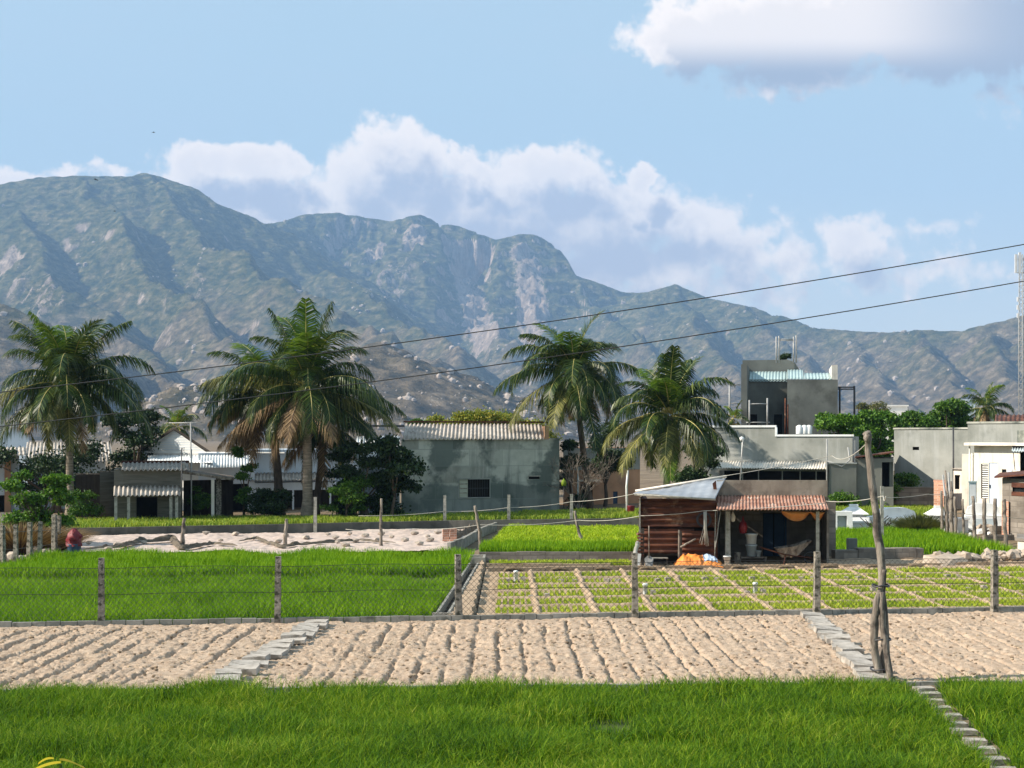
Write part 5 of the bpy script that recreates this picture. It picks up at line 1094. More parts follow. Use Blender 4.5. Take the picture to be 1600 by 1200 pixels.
# side wall / dark fence panels left of the hut
for i, (x0, x1, y0, Yq, lb, mt) in enumerate(((118,158,742,56.5,'dark plank wall panel behind the left palm trunk','wooddark'),(156,180,738,54.5,'dark grey wall panel joined to the hut','woodboard'))):
    f = Fr(x0, Yq, x1, Yq+.4); t = f.thing('wall_panel', lb, 'wall'); bx(t, f, 'panel', mt, 0, f.w, 0, .12, 0, f.z(y0)); bx(t, f, 'top_rail', 'woodgrey', 0, f.w, -.02, .14, f.z(y0)+.001, f.z(y0)+.05)
# lean-to roof right of hut and veranda post
f = Fr(285, 54.2, 366, 55.4); t = f.thing('lean_to', 'sloping lean to roof on a pale square post right of the hut', 'shelter')
mb = MB(); za, zb = f.z(740), f.z(751, f.w); mb.add([f.p(0,0,za),f.p(f.w,0,zb),f.p(f.w,2.5,zb+.02),f.p(0,2.5,za+.02),f.p(0,0,za+.09),f.p(f.w,0,zb+.09),f.p(f.w,2.5,zb+.11),f.p(0,2.5,za+.11)], [(0,3,2,1),(4,5,6,7),(0,1,5,4),(1,2,6,5),(2,3,7,6),(3,0,4,7)]); mb.build('roof', M['woodgrey'], t, world=True)
bx(t, f, 'post', 'cream', f.x(330), f.x(335), .0, .12, 0, zb+.05); bx(t, f, 'post', 'postc', f.x(337.5), f.x(346), .5, .7, 0, zb+.1); bx(t, f, 'back_wall', 'wooddark', 0, f.w, 2.3, 2.4, 0, zb-.02)
mb = MB(); mb.tube([f.p(f.x(299,.2), .2, 0), f.p(f.x(299,.2), .2, f.z(702))], .025, 7); mb.build('pole', M['pipe'], t, world=True)
# ---- white gabled house
f = Fr(222, 62.6, 322, 61.4); t = f.thing('gabled_house', 'white gabled house with dark barge boards behind the hut', 'house')
w = f.w; h = f.z(706); shell(t, f, w, h, 7, [], M['white'], roof=False)
za = f.z(672, w/2); mb = MB(); mb.add([f.p(0,0,h+.001),f.p(w,0,h+.001),f.p(w/2,0,za),f.p(0,.16,h+.001),f.p(w,.16,h+.001),f.p(w/2,.16,za)], [(0,1,2),(3,5,4),(0,3,4,1)]); mb.build('gable', M['white'], t, world=True)
for sx, nm in ((-1,'roof'),(1,'roof')):
    xe = w/2+sx*(w/2+.30); ze = h-.12; mb = MB(); mb.add([f.p(w/2,-.22,za+.03),f.p(xe,-.22,ze),f.p(xe,7.2,ze),f.p(w/2,7.2,za+.03),f.p(w/2,-.22,za+.13),f.p(xe,-.22,ze+.10),f.p(xe,7.2,ze+.10),f.p(w/2,7.2,za+.13)], [(0,1,2,3),(4,7,6,5),(0,4,5,1),(1,5,6,2),(2,6,7,3)]); mb.build(nm, M['wooddark'], t, world=True)
mb = MB()
for k in range(1, 9):
    zz = h+(za-h)*k/9; hw = w/2*(1-k/9); mb.box(w/2-hw+.08, w/2+hw-.08, -.012, -.003, zz-.008, zz+.008, M=f.M)
mb.build('board_lines', M['bluewhite'], t, world=True)
bx(t, f, 'window', 'bluewhite', -.35, .25, -.35, -.02, f.z(713), f.z(705), label='pale corner block')
corrp(t, f, 'porch_roof', 'whitemetal', .3, w+.25, -2.2, f.z(722,0,-2.2), -.18, f.z(710,0,-.2), .14, .012); bx(t, f, 'rail', 'white', -.3, w+3.6, -.30, -.2, f.z(707), f.z(705.5))
mb = MB(); mb.tube([f.p(f.x(298,-1), -1, 0), f.p(f.x(298,-1), -1, f.z(660,0,-1))], .03, 7); mb.tube([f.p(f.x(264,-1), -1, f.z(661,0,-1)), f.p(f.x(316,-1), -1, f.z(661,0,-1))], .022, 6); mb.build('aerial', M['pipe'], t, world=True)
mb = MB(); mb.tube([P(284,812,53), P(284,760,53), P(284,700,53)], .022, 6); mb.tube([P(284,702,53), P(288,699,53), P(287,705,53)], .012, 5); mb.build('lamp_post', M['blackmetal'], loc=P(284,812,53), world=True, label='thin dark lamp post standing before the hut', cat='lamp post')
# right wing with corrugated awning
f = Fr(310, 60.0, 398, 61.2); t = f.thing('white_wing', 'pale blue walled annex with a white corrugated awning right of the gable', 'house')
shell(t, f, f.w, f.z(708), 4, [(.5, f.w-.3, 0, f.z(757))], M['bluewhite']); bx(t, f, 'interior', 'dark', .5, f.w-.3, 1.0, 1.05, 0, f.z(757)); corrp(t, f, 'awning', 'whitemetal', .1, f.w, -1.2, f.z(731,0,-1.2), -.02, f.z(711), .12, .016)
# ---- long low house behind the shaggy palm
f = Fr(388, 61.5, 610, 64.5); t = f.thing('long_house', 'long pale blue house with a striped eave and dark open veranda behind the shaggy palm', 'house')
w = f.w; hb = f.z(753, w/2); mb = MB(); walls(mb, f, 0, w, f.z(765, w/2), hb, [], .18); mb.build('beam', M['bluewhite'], t, world=True)
bx(t, f, 'back_wall', 'wooddark', 0, w, 2.2, 2.3, 0, hb); bx(t, f, 'side_wall', 'wooddark', 0, .14, .2, 2.19, 0, hb-.01); bx(t, f, 'side_wall', 'wooddark', w-.14, w, .2, 2.19, 0, hb-.01)
for px in (399, 458, 516, 578): xx = f.x(px, .1); bx(t, f, 'column', 'bluewhite', xx-.04, xx+.04, .05, .13, 0, f.z(765, w/2)-.002)
corrp(t, f, 'eave', 'fibro', 0, f.x(523), -.6, f.z(752, w/2, -.6)+.06, .7, f.z(738, w/2, .7), .155, .032); bx(t, f, 'upper_wall', 'bluewhite', 0, w, .72, .9, hb+.002, f.z(706, w/2)); bx(t, f, 'roof_slab', 'bluewhite', 0, w, .1, 5, f.z(706, w/2)+.001, f.z(704, w/2)+.05)
# ---- far left houses
f = Fr(-60, 60, 30, 61); t = f.thing('far_left_house', 'pale house with a peach pillar and tiled eave at the far left edge', 'house')
w = f.w; h = f.z(706); shell(t, f, w, h, 5, [(.6, f.x(8), 0, f.z(775))], M['bluewhite']); bx(t, f, 'pillar', 'peach', f.x(7), f.x(17), -.2, -.003, 0, h); corrp(t, f, 'eave', 'fibro', 0, w+.3, -.9, f.z(712,0,-.9), 1.5, f.z(699,0,1.5), .155, .032); bx(t, f, 'interior', 'dark', .6, f.x(8), .6, .65, 0, f.z(775))
f = Fr(50, 63, 165, 64); t = f.thing('blue_white_house', 'bluish white house glimpsed between the left palm fronds', 'house')
h = f.z(722); shell(t, f, f.w, h, 5, [(f.x(60), f.x(75), f.z(790), f.z(755)), (f.x(120), f.x(134), 0, f.z(755))], M['bluewhite']); bx(t, f, 'door', 'dark', f.x(120), f.x(134), .3, .34, 0, f.z(755)); bx(t, f, 'window', 'dark', f.x(60), f.x(75), .3, .34, f.z(790), f.z(755)); corrp(t, f, 'roof', 'fibro', -.3, f.w+.3, -.5, h+.02, 4, h+.8, .14)
f = Fr(-40, 85, 45, 85); t = f.thing('far_house', 'small pale roofed house far behind the left palm', 'house'); shell(t, f, f.w, f.z(668), 5, [(1, 1.8, 1, 2)], M['bluewhite']); bx(t, f, 'roof', 'zinc', -.3, f.w+.3, -.3, 5.2, f.z(668)+.005, f.z(662))
# ---- grey parapet building on the right with white awning
f = Fr(1098, 63.4, 1332, 61.0, dd=(.27,1)); t = f.thing('parapet_building', 'grey rendered building with a stepped white topped parapet and pale striped awning', 'building')
w = f.w; xs_ = f.x(1211); z1 = f.z(668); z2 = f.z(682); za = f.z(733)
op = (f.x(1124), f.x(1294), 0, f.z(735))
mb = MB(); walls(mb, f, 0, w, 0, z2, [op], .18); mb.box(0, xs_, .001, .18, z2, z1, M=f.M); mb.box(w-.18, w, .18, 6, 0, z2, M=f.M); mb.box(0, .18, .18, 6, 0, z2, M=f.M); mb.box(.18, w-.18, .18, 5.8, z2-.5, z2-.38, M=f.M); mb.build('wall', M['wallgrey2'], t, world=True)
mb = MB(); mb.box(-.03, xs_+.05, -.05, .24, z1+.001, z1+.085, M=f.M); mb.box(xs_+.001, xs_+.08, -.05, .24, z2+.08, z1, M=f.M); mb.box(xs_+.001, w+.05, -.05, .24, z2+.001, z2+.079, M=f.M); mb.build('coping', M['whitemetal'], t, world=True)
bx(t, f, 'interior', 'dark', op[0], op[1], 1.6, 1.65, 0, op[3]); corrp(t, f, 'awning', 'cream', f.x(1122), f.x(1293), -.9, f.z(731,0,-.9), -.01, f.z(720), .11, .022)
for px in (1160, 1185, 1222, 1250, 1275): bx(t, f, 'post', 'pipe', f.x(px)-.02, f.x(px)+.02, .05, .09, 0, op[3]-.002)
mb = MB(); mb.tube([P(1292,805,60), P(1292,720,60), P(1292,686,60)], .03, 7); mb.tube([P(1292,720,60), P(1315,729,60), P(1328,719,60), P(1325,699,60)], .035, 6); mb.build('pipework', M['pipe'], loc=P(1292,805,60), world=True, label='white pipes and thin pole at the right corner of the awning', cat='pipe')
mb = MB(); mb.tube([P(1155,770,58), P(1158,735,58), P(1160,690,58)], .022, 6); mb.lathe([(0,-.10),(.08,-.07),(.10,.0),(.07,.07),(0,.10)], 12, Matrix.Translation(P(1159,686,58))); mb.build('light_pole', M['plwhite'], loc=P(1155,770,58), world=True, label='slim pole with a round white lamp before the parapet', cat='lamp')
f = Fr(1296, 60.0, 1338, 60.0); t = f.thing('annex', 'low dark grey annex below the white pipes', 'building'); shell(t, f, f.w, f.z(725), 2.5, [], M['walldark']); bx(t, f, 'coping', 'wallgrey2', -.03, f.w+.03, -.04, 2.5, f.z(725)+.002, f.z(723))
mb = MB(); mb.box(f.w-.10, f.w-.03, .2, .3, f.z(724), f.z(688), M=f.M); mb.build('pipe', M['pipe'], t, world=True)
# ---- unfinished two storey house
f = Fr(1158, 78.0, 1309, 78.0); t = f.thing('unfinished_house', 'unfinished two storey grey house with a mint roof strip and pole frames', 'house')
w = f.w; f.O.z; zt = f.z(593); xm = f.x(1230); dz = 3.2; z_fl = f.z(680)
mb = MB(); mb.box(xm, w, 0, .2, 0, zt, M=f.M); mb.box(xm, xm+.2, .2, dz, 0, zt, M=f.M); mb.box(w-.2, w, .2, 6, 0, zt, M=f.M); mb.build('wall', M['walldark'], t, world=True)
mb = MB(); mb.box(0, .3, -.0, 6, 0, f.z(569), M=f.M); mb.build('side_wall', M['walldark'], t, world=True); mb = MB(); mb.box(w-.3, w, .22, 5.8, zt+.001, f.z(570), M=f.M); mb.build('parapet', M['cream'], t, world=True)
d1 = (f.x(1170, dz), f.x(1183, dz), 2.6, f.z(647, 0, dz)); d2 = (f.x(1209, dz), f.x(1222, dz), 2.6, f.z(647, 0, dz))
mb = MB(); walls(mb, f, .3, xm, 0, f.z(593, 0, dz), [d1, d2], .15, dz); mb.build('recess_wall', M['walldark'], t, world=True); bx(t, f, 'doorway', 'dark', d1[0], d1[1], dz+.3, dz+.33, d1[2], d1[3]); bx(t, f, 'doorway', 'dark', d2[0], d2[1], dz+.3, dz+.33, d2[2], d2[3])
bx(t, f, 'floor_slab', 'walldark', .301, xm-.001, 0, dz-.001, z_fl-.2, z_fl-.05)
corrp(t, f, 'roof', 'mint', .31, xm-.01, dz-.1, zt+.03, 5.0, zt+.62, .17, .02); corrp(t, f, 'roof', 'mint', xm+.01, f.x(1256), .02, zt+.03, 5.0, zt+.72+.0, .17, .02); corrp(t, f, 'roof', 'mint', f.x(1257), w-.31, .02, zt+.03, 4.0, zt+.50, .17, .02)
mb = MB(); yb = 5.3; zz = lambda py: f.z(py, 0, yb); pts = [(f.x(1160,yb), zz(563)), (f.x(1230,yb), zz(562)), (f.x(1242,yb), zz(566)), (f.x(1248,yb), zz(576)), (f.x(1250,yb), zz(592)), (f.x(1160,yb), zz(592))]
n = len(pts); mb.add([f.p(a, yb, b) for a, b in pts]+[f.p(a, yb+.2, b) for a, b in pts], [tuple(range(n))[::-1], tuple(range(n, 2*n))]+[(i, (i+1) % n, (i+1) % n+n, i+n) for i in range(n)]); mb.build('back_parapet', M['walldark'], t, world=True)
def pframe(label, posts, bars, Y, mat='pipe', r=.05):
    t = thing('scaffold', label, 'scaffold', P(posts[0][0], posts[0][2], Y), 0)
    for x, y0, y1 in posts: mb = MB(); mb.tube([P(x, y1, Y), P(x, y0, Y)], r, 6); mb.build('upright', M[mat], t, world=True)
    for xa, xb, y in bars: mb = MB(); mb.tube([P(xa, y, Y), P(xb, y, Y)], r*.7, 6); mb.build('rung', M[mat], t, world=True)
pframe('light pole frame left of the unfinished house', [(1140,596,672)], [(1140,1157,601),(1140,1157,630)], 77)
pframe('light pole frame standing before the recess of the unfinished house', [(1171,625,668),(1199,622,668)], [(1171,1199,631),(1166,1203,660)], 77, r=.045)
pframe('tall pole frame on the roof of the unfinished house', [(1213,526,567),(1217,525,567),(1240,526,567),(1244,524,567)], [(1217,1240,530),(1217,1240,532)], 83, r=.045)
pframe('dark pole frame right of the unfinished house', [(1312,604,672),(1335,603,672)], [(1309,1336,605),(1309,1335,608)], 79, 'blackmetal', .055)
pframe('rusty pole pair in front of the recess corner', [(1227,622,680),(1231,632,680)], [(1226,1232,650)], 77.4, 'rust', .04)
T('shrub', 'small potted greenery on the roof under the pole frame', 'shrub', (1218,554,1243,562), 84, 500, .16, 'leafdark', 90, 3, tr=.02)
mb = MB(); c = P(1249, 672, 72)
for i, px in enumerate((1249, 1257, 1264)): mb.lathe([(.16,0),(.16,.35),(.05,.42),(0,.42)], 12, Matrix.Translation(P(px, 678, 72)))
mb.build('roof_pots', M['plwhite'], loc=c, world=True, label='row of white containers on the roof behind the parapet', cat='containers')
# ---- lit grey building on the right
f = Fr(1397, 65.0, 1512, 62.4, dd=(.29,1)); t = f.thing('lit_grey_building', 'tall sunlit grey rendered building with a small square vent', 'building')
w = f.w; h = f.z(671); vt = (f.x(1426), f.x(1436), f.z(703), f.z(698)); shell(t, f, w, h, 6, [vt], M['wallgrey2']); bx(t, f, 'vent', 'dark', vt[0], vt[1], .2, .24, vt[2], vt[3]); bx(t, f, 'coping', 'wallgrey', -.05, w, -.05, .3, h+.002, h+.07)
f2 = Fr(1512, 62.3, 1700, 58.5, dd=(.31,1)); h2_ = f2.z(662); t2 = f2.thing('lit_grey_extension', 'higher grey rendered wall continuing right behind the cream house', 'building'); shell(t2, f2, f2.w, h2_, 6, [], M['wallgrey2']); bx(t2, f2, 'coping', 'wallgrey', -.05, f2.w, -.05, .3, h2_+.002, h2_+.08)
mb = MB(); mb.tube([P(1490,800,60.5), P(1489.5,668,60.5)], .035, 7); mb.build('drain_pole', M['blackmetal'], loc=P(1490,800,60.5), world=True, label='thin black pole before the lit grey building', cat='pole')
# dark lean-to left of it whose side wall shades the facade
f = Fr(1336, 60.2, 1396, 60.0, dd=(.25,1)); t = f.thing('dark_shed', 'dark open shed with a thin sloping roof between the parapet and lit buildings', 'shed')
w = f.w; h = f.z(716); shell(t, f, w, h, 4.8, [(f.x(1378), f.x(1395), .9, f.z(722))], M['walldark']); bx(t, f, 'opening', 'dark', f.x(1378), f.x(1395), .8, .84, .9, f.z(722)); mb = MB(); mb.add([f.p(0,-.2,h+.02),f.p(w,-.2,h+.20),f.p(w,4.9,h+.20),f.p(0,4.9,h+.02),f.p(0,-.2,h+.06),f.p(w,-.2,h+.25),f.p(w,4.9,h+.25),f.p(0,4.9,h+.06)], [(0,3,2,1),(4,5,6,7),(0,1,5,4),(1,2,6,5),(2,3,7,6),(3,0,4,7)]); mb.build('roof', M['rust'], t, world=True)
# block wall and brick pillar
f = Fr(1394, 61.2, 1462, 60.6); t = f.thing('block_wall', 'low grey block wall under the lit grey building', 'wall'); bx(t, f, 'wall', 'block', 0, f.w, 0, .15, 0, f.z(763)); bx(t, f, 'coping', 'block', 0, f.w, -.02, .17, f.z(763)+.001, f.z(762)+.03)
f = Fr(1459, 58.6, 1478, 58.0); t = f.thing('brick_wall', 'orange brick wall end lit by the sun beside the leaning poles', 'wall'); bx(t, f, 'wall', 'brick', 0, f.w, 0, 1.8, 0, f.z(753)); bx(t, f, 'cap', 'brick', -.02, f.w+.02, -.02, 1.8, f.z(753)+.001, f.z(752)+.02)
# ---- cream house
f = Fr(1522, 56.5, 1650, 52.5, dd=(.36,1)); t = f.thing('cream_house', 'sunlit cream house with a flat overhanging roof, louvred window and grey door', 'house')
w = f.w; h = f.z(696); gr = (f.x(1533), f.x(1544), f.z(780, 1), f.z(725, 1)); dr = (f.x(1545), f.x(1559), 0, f.z(723, 1)); wn_ = (f.x(1565.5), f.x(1572.5), f.z(742, 2), f.z(733.5, 2)); do = (f.x(1594), f.x(1620), .9, f.z(706, 3))
shell(t, f, w, h, 5, [gr, dr, wn_, do], M['cream']); bx(t, f, 'louvre_back', 'dark', gr[0], gr[1], .25, .28, gr[2], gr[3])
mb = MB()
for k in range(16): zz = gr[2]+(gr[3]-gr[2])*(k+.3)/16; mb.box(gr[0]+.06, gr[1], .06, .10, zz, zz+.04, M=f.M)
mb.build('louvre_window', M['plwhite'], t, world=True); d_ = bx(t, f, 'door', 'greydoor', dr[0], dr[1], .04, .09, 0, dr[3]); bx(t, f, 'handle', 'blackmetal', dr[0]+.04, dr[0]+.08, .0, .04, 1.0, 1.12, parent=d_)
bx(t, f, 'window', 'glassdk', wn_[0], wn_[1], .08, .10, wn_[2], wn_[3]); bx(t, f, 'shutter', 'greydoor', wn_[1]+.02, wn_[1]+.30, -.03, -.003, wn_[2], wn_[3]+.02); bx(t, f, 'doorway', 'dark', do[0], do[1], .5, .55, do[2], do[3])
mb = MB(); mb.box(f.x(1506,-.6), w, -.6, 5.1, h+.003, h+.10, M=f.M); mb.build('roof_slab', M['cream'], t, world=True)
bx(t, f, 'parapet_column', 'wallgrey', f.x(1589), f.x(1612), .3, .6, h+.11, f.z(672, 3)); corrp(t, f, 'awning', 'plgrey', f.x(1582), w, -1.0, f.z(705,2,-1), -.02, f.z(696, 3)-.02, .14, .03)
mb = MB(); mb.tube([f.p(f.x(1586,-.9), -.9, f.z(735,2,-.9)), f.p(f.x(1583,-.9), -.9, f.z(705,2,-.9))], .015, 5); mb.build('awning_strut', M['blackmetal'], t, world=True)
f = Fr(1503, 57.2, 1521, 57.0, dd=(.30,1)); t = f.thing('side_block', 'narrow cream wall block with pipes left of the cream house', 'wall'); bx(t, f, 'wall', 'cream', 0, f.w, 0, 2, 0, f.z(710))
for px, y0 in ((1515, 697), (1519, 708)): mb = MB(); mb.tube([f.p(f.x(px,-.08), -.08, 0), f.p(f.x(px,-.08), -.08, f.z(y0))], .028, 7); mb.build('pipe', M['plwhite'], t, world=True)
f = Fr(1489, 60.5, 1503, 60.0); t = f.thing('outhouse', 'tiny dark outhouse opening between the black pole and cream wall', 'shed'); shell(t, f, f.w, f.z(733), 1.2, [(.1, f.w-.1, .8, f.z(742))], M['cream']); bx(t, f, 'window', 'dark', .1, f.w-.1, .3, .33, .8, f.z(742)); bx(t, f, 'roof', 'slab', -.1, f.w+.1, -.15, 1.3, f.z(733)+.002, f.z(731.5))
f = Fr(1514, 53.4, 1526, 53.4); t = f.thing('meter_cabinet', 'mint green upright cabinet frame before the cream house', 'cabinet'); bx(t, f, 'cabinet', 'mint', 0, f.w, 0, .25, 0, f.z(754)); bx(t, f, 'door', 'plwhite', .03, f.w-.03, -.02, -.002, .3, f.z(757)); bx(t, f, 'top_frame', 'mint', -.02, f.w+.02, -.03, .27, f.z(754)+.001, f.z(752))
# ---- brick block house at the right edge
f = Fr(1566, 47.5, 1680, 44.5, dd=(.36,1)); t = f.thing('block_house', 'rough block house with red framed slit window at the right edge', 'house')
w = f.w; h = f.z(747); wn_ = (f.x(1582), w-.4, f.z(769, 1), f.z(762, 1)); shell(t, f, w, h, 4, [wn_], M['block'], roof=False); wd = bx(t, f, 'window', 'glassdk', wn_[0], wn_[1], .1, .13, wn_[2], wn_[3]); mb = MB(); mb.box(wn_[0]-.05, wn_[1], -.03, .05, wn_[3]+.0, wn_[3]+.14, M=f.M); mb.box(wn_[0]-.05, wn_[1], -.03, .05, wn_[2]-.12, wn_[2], M=f.M); mb.build('frame', M['rust'], wd, world=True)
mb = MB(); mb.add([f.p(-.35,-.4,h+.0),f.p(w,-.4,h+.28),f.p(w,4.2,h+.3),f.p(-.35,4.2,h+.02),f.p(-.35,-.4,h+.05),f.p(w,-.4,h+.33),f.p(w,4.2,h+.35),f.p(-.35,4.2,h+.07)], [(0,3,2,1),(4,5,6,7),(0,1,5,4),(1,2,6,5),(2,3,7,6),(3,0,4,7)]); mb.build('roof', M['rust'], t, world=True); bx(t, f, 'corner_pillar', 'brick', -.02, .30, -.10, -.003, 0, h-.7)
f = Fr(1590, 40.4, 1640, 39.8); t = f.thing('pink_wall', 'pink rendered wall corner at the right edge beside the rock row', 'wall'); bx(t, f, 'wall', 'cream', 0, f.w, 0, 2, 0, f.z(845)); bx(t, f, 'cap', 'block', -.03, f.w, -.04, 2.02, f.z(845)+.001, f.z(841))
for i, (x0, x1, py, hh) in enumerate(((1538,1592,848,.22),(1548,1594,838,.34))):
    a_ = G(x0, py); b_ = G(x1, py-1); mb = MB(); strip_wall(mb, (a_.x, a_.y), (b_.x, b_.y), hh, .18, jag=.02, seg=.4); mb.build('low_wall', M['block'], loc=a_, world=True, label=('low' if i == 0 else 'taller')+' broken brick wall remnant behind the right timber posts', cat='low wall')
r_ = random.Random(31)
for i in range(18):
    o = stone(r_.uniform(.08,.2), i+2).build('rubble_stone', M['stonelt'] if i % 2 else M['plwhite'], label='pale rubble lump behind the right timber posts', cat='stone', group='rubble behind the right timber posts'); p = G(r_.uniform(1515,1590), r_.uniform(826,842)); o.location = (p.x, p.y, r_.uniform(.05,.2)); o.rotation_euler = (i, i*2, i*3)
# ---- far white buildings and roof over there
for (x0, x1, y0, Y, lb, mt) in ((1381,1418,635,130,'white flat roofed building far behind the green trees','white'),(1484,1512,630,120,'far white building left of the small palm','white'),(1497,1524,626,140,'pale blue roofed building far behind the small palm','bluewhite'),(1462,1500,632,125,'low white building behind the tallest green tree','cream')):
    f = Fr(x0, Y, x1, Y); t = f.thing('far_building', lb, 'building'); shell(t, f, f.w, f.z(y0), 5, [(f.w*.3, f.w*.45, f.z(y0)-1.6, f.z(y0)-.7)], M[mt]); bx(t, f, 'coping', mt, -.1, f.w+.1, -.1, .3, f.z(y0)+.003, f.z(y0)+.12)
f = Fr(1560, 80, 1620, 80); t = f.thing('tiled_house', 'low house with a dull red tiled roof beneath the tower', 'house'); shell(t, f, f.w, f.z(661), 4, [], M['cream'], roof=False); corrp(t, f, 'roof', 'rust', -.2, f.w+.2, -.4, f.z(662), 3, f.z(648,0,3), .25, .03)
# ---- cell tower
Yt = 170; tb = Vector(((1597-800)/F*Yt, Yt, .4)); t = thing('cell_tower', 'slender lattice mast with white antenna panels at the right edge', 'tower', tb)
zt = H+(HOR-398)/F*Yt-.4; hw = .42
for i in range(3):
    a = i*2.094+.3; mb = MB(); mb.tube([(hw*math.cos(a), hw*math.sin(a), 0), (hw*math.cos(a)*.8, hw*math.sin(a)*.8, zt)], .055, 5); mb.build('leg', M['pipe'], t)
mb = MB(); n = 34
for k in range(n):
    for i in range(3):
        a, b = i*2.094+.3, (i+1)*2.094+.3; s0, s1 = hw*(1-.2*k/n), hw*(1-.2*(k+1)/n); mb.tube([(s0*math.cos(a), s0*math.sin(a), zt*k/n), (s1*math.cos(b), s1*math.sin(b), zt*(k+1)/n)], .025, 3, caps=False); mb.tube([(s0*math.cos(a), s0*math.sin(a), zt*k/n), (s0*math.cos(b), s0*math.sin(b), zt*k/n)], .025, 3, caps=False)
mb.build('lattice', M['pipe'], t)
for dx_, z0, z1 in ((-.75, 398, 427), (-.35, 395, 428), (.3, 396, 430), (.75, 398, 426)):
    mb = MB(); mb.box(dx_-.14, dx_+.14, -.35, -.2, H+(HOR-z1)/F*Yt-.4, H+(HOR-z0)/F*Yt-.4); mb.build('antenna', M['antenna'], t)
mb = MB(); mb.tube([(-.9,-.15,zt-.5),(.9,-.15,zt-.5)], .05, 5); mb.tube([(-.9,-.15,zt-2),(.9,-.15,zt-2)], .05, 5); mb.build('crossbar', M['pipe'], t)
for dz_ in (5.2, 6.1, 7.0): mb = MB(); mb.box(-.62,-.40,-.3,-.1, zt-dz_, zt-dz_+.5); mb.build('radio_box', M['antenna'], t)
# ================================================================ RUSTY SHED
Ys = 38.2; f = Fr(999, Ys, 1296, Ys, z0=.03); ts = f.thing('shed', 'small farm shed with rusty corrugated walls, red roof and shaded veranda', 'shed')
w = f.w; X = f.x; Z = lambda py, d=0: f.z(py, 0, d); xm = X(1120)
def corrv(name, mat, x0, x1, z0, z1, y=0, pitch=.14, amp=.022, label=None):        # sheet with horizontal ridges
    mb = MB(); mb.corr(f.p(x0, y, z0), f.p(x1, y, z0), f.p(x0, y, z1), f.p(x1, y, z1), max(2, round((z1-z0)/pitch)), amp, along='v', nv=8); o = mb.build(name, M[mat], ts, world=True)
    if label: o['label'] = label
corrv('wall', 'rust', X(1001), xm, Z(824), Z(779), 0, .155, .032); corrv('wall', 'rust', X(1003), X(1085), Z(864), Z(826), -.06, .15, .03); corrv('wall', 'rust', X(1066), X(1117), Z(868), Z(829), -.14, .13, .035, label='patched lower rusty sheet')
corrv('wall', 'rust', X(1117), X(1121), Z(884), Z(822), .02, .15, .02)
mb = MB(); mb.corr(f.p(0,0,Z(870)), f.p(0,3,Z(870)), f.p(0,0,Z(778)), f.p(0,3,Z(778)), 9, .025, along='v'); mb.build('side_wall', M['rust'], ts, world=True)
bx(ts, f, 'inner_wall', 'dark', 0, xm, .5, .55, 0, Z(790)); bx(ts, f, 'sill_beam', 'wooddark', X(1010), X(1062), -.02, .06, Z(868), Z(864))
bx(ts, f, 'corner_post', 'postp', X(998.5), X(1001), -.06, 0.02, 0, Z(778)); bx(ts, f, 'post', 'wooddark', X(1062), X(1066), -.12, -.05, 0, Z(830))
# zinc roof rising to the right
rp = [P(990,771,Ys-.45), P(1118,779,Ys-.40), P(1134,746,Ys+1.2), P(1000,768,Ys+2.2)]
mb = MB()
def zr(u, v): return (rp[0].lerp(rp[1], u)).lerp(rp[3].lerp(rp[2], u), v)+Vector((0,0,.006*math.sin(u*50)+.02*math.sin(u*7+v*3)))
mb.sheet(zr, 60, 6, th=.02); mb.build('zinc_roof', M['zinc'], ts, world=True)
mb = MB(); mb.tube([P(991,772.5,Ys-.47), P(1118,780.5,Ys-.42)], .03, 6); mb.build('roof_beam', M['postp'], ts, world=True)
mb = MB(); mb.tube([P(993,767,Ys+2.1), P(1135,744,Ys+1.3)], .035, 6); mb.build('ridge_beam', M['cream'], ts, world=True)
# parapet wall
d0 = 1.0; Zp = lambda py: f.z(py, 0, d0)
mb = MB(); walls(mb, f, X(1120,d0), X(1293,d0), Zp(790), Zp(750.5), [], .14, d0); mb.build('parapet', M['brownrender'], ts, world=True)
mb = MB(); mb.add([f.p(X(1113),.25,Z(756)+.0), f.p(X(1118.5),.25,Z(751)), f.p(X(1122),.25,Z(790)), f.p(X(1119),.25,Z(790)), f.p(X(1113),.30,Z(756)), f.p(X(1118.5),.30,Z(751)), f.p(X(1122),.30,Z(790)), f.p(X(1119),.30,Z(790))], [(3,2,1,0),(4,5,6,7),(0,1,5,4),(1,2,6,5),(2,3,7,6),(3,0,4,7)]); mb.build('rust_flashing', M['rust'], ts, world=True)
corrp(ts, f, 'red_roof', 'rusttile', X(1120), X(1292), -.75, Z(796,-.75), .22, Z(785,.22), .085, .016); corrp(ts, f, 'red_roof', 'rusttile', X(1121,.2), X(1290,.2), .10, Z(786.5,.1), d0-.01, Zp(774), .085, .016, label='upper course of the red roof')
# veranda
bk = 2.6; Zb = lambda py: f.z(py, 0, bk)
mb = MB(); walls(mb, f, X(1120,bk), X(1300,bk)+.1, 0, Zb(783), [(X(1192,bk), X(1226,bk), 0, Zb(802))], .14, bk); mb.build('back_wall', M['block'], ts, world=True)
bx(ts, f, 'dark_backing', 'dark', X(1190,bk), X(1230,bk), bk+.145, bk+.18, 0, Zb(800)); dd_ = bx(ts, f, 'door', 'bluedoor', X(1193,bk), X(1208,bk), bk+.03, bk+.07, 0, Zb(803)); bx(ts, f, 'door', 'bluedoor', X(1210,bk), X(1225,bk), bk+.03, bk+.07, 0, Zb(803)); bx(ts, f, 'door_frame', 'bluedoor', X(1226,bk), X(1229,bk), bk-.03, bk+.10, 0, Zb(800))  # dark backing panel added to block the bright view through the door gaps
bx(ts, f, 'side_wall', 'block', X(1292), X(1295.5), .02, bk-.002, 0, Z(797)); bx(ts, f, 'side_wall', 'dark', X(1121), X(1123), .04, bk-.002, 0, Z(800))
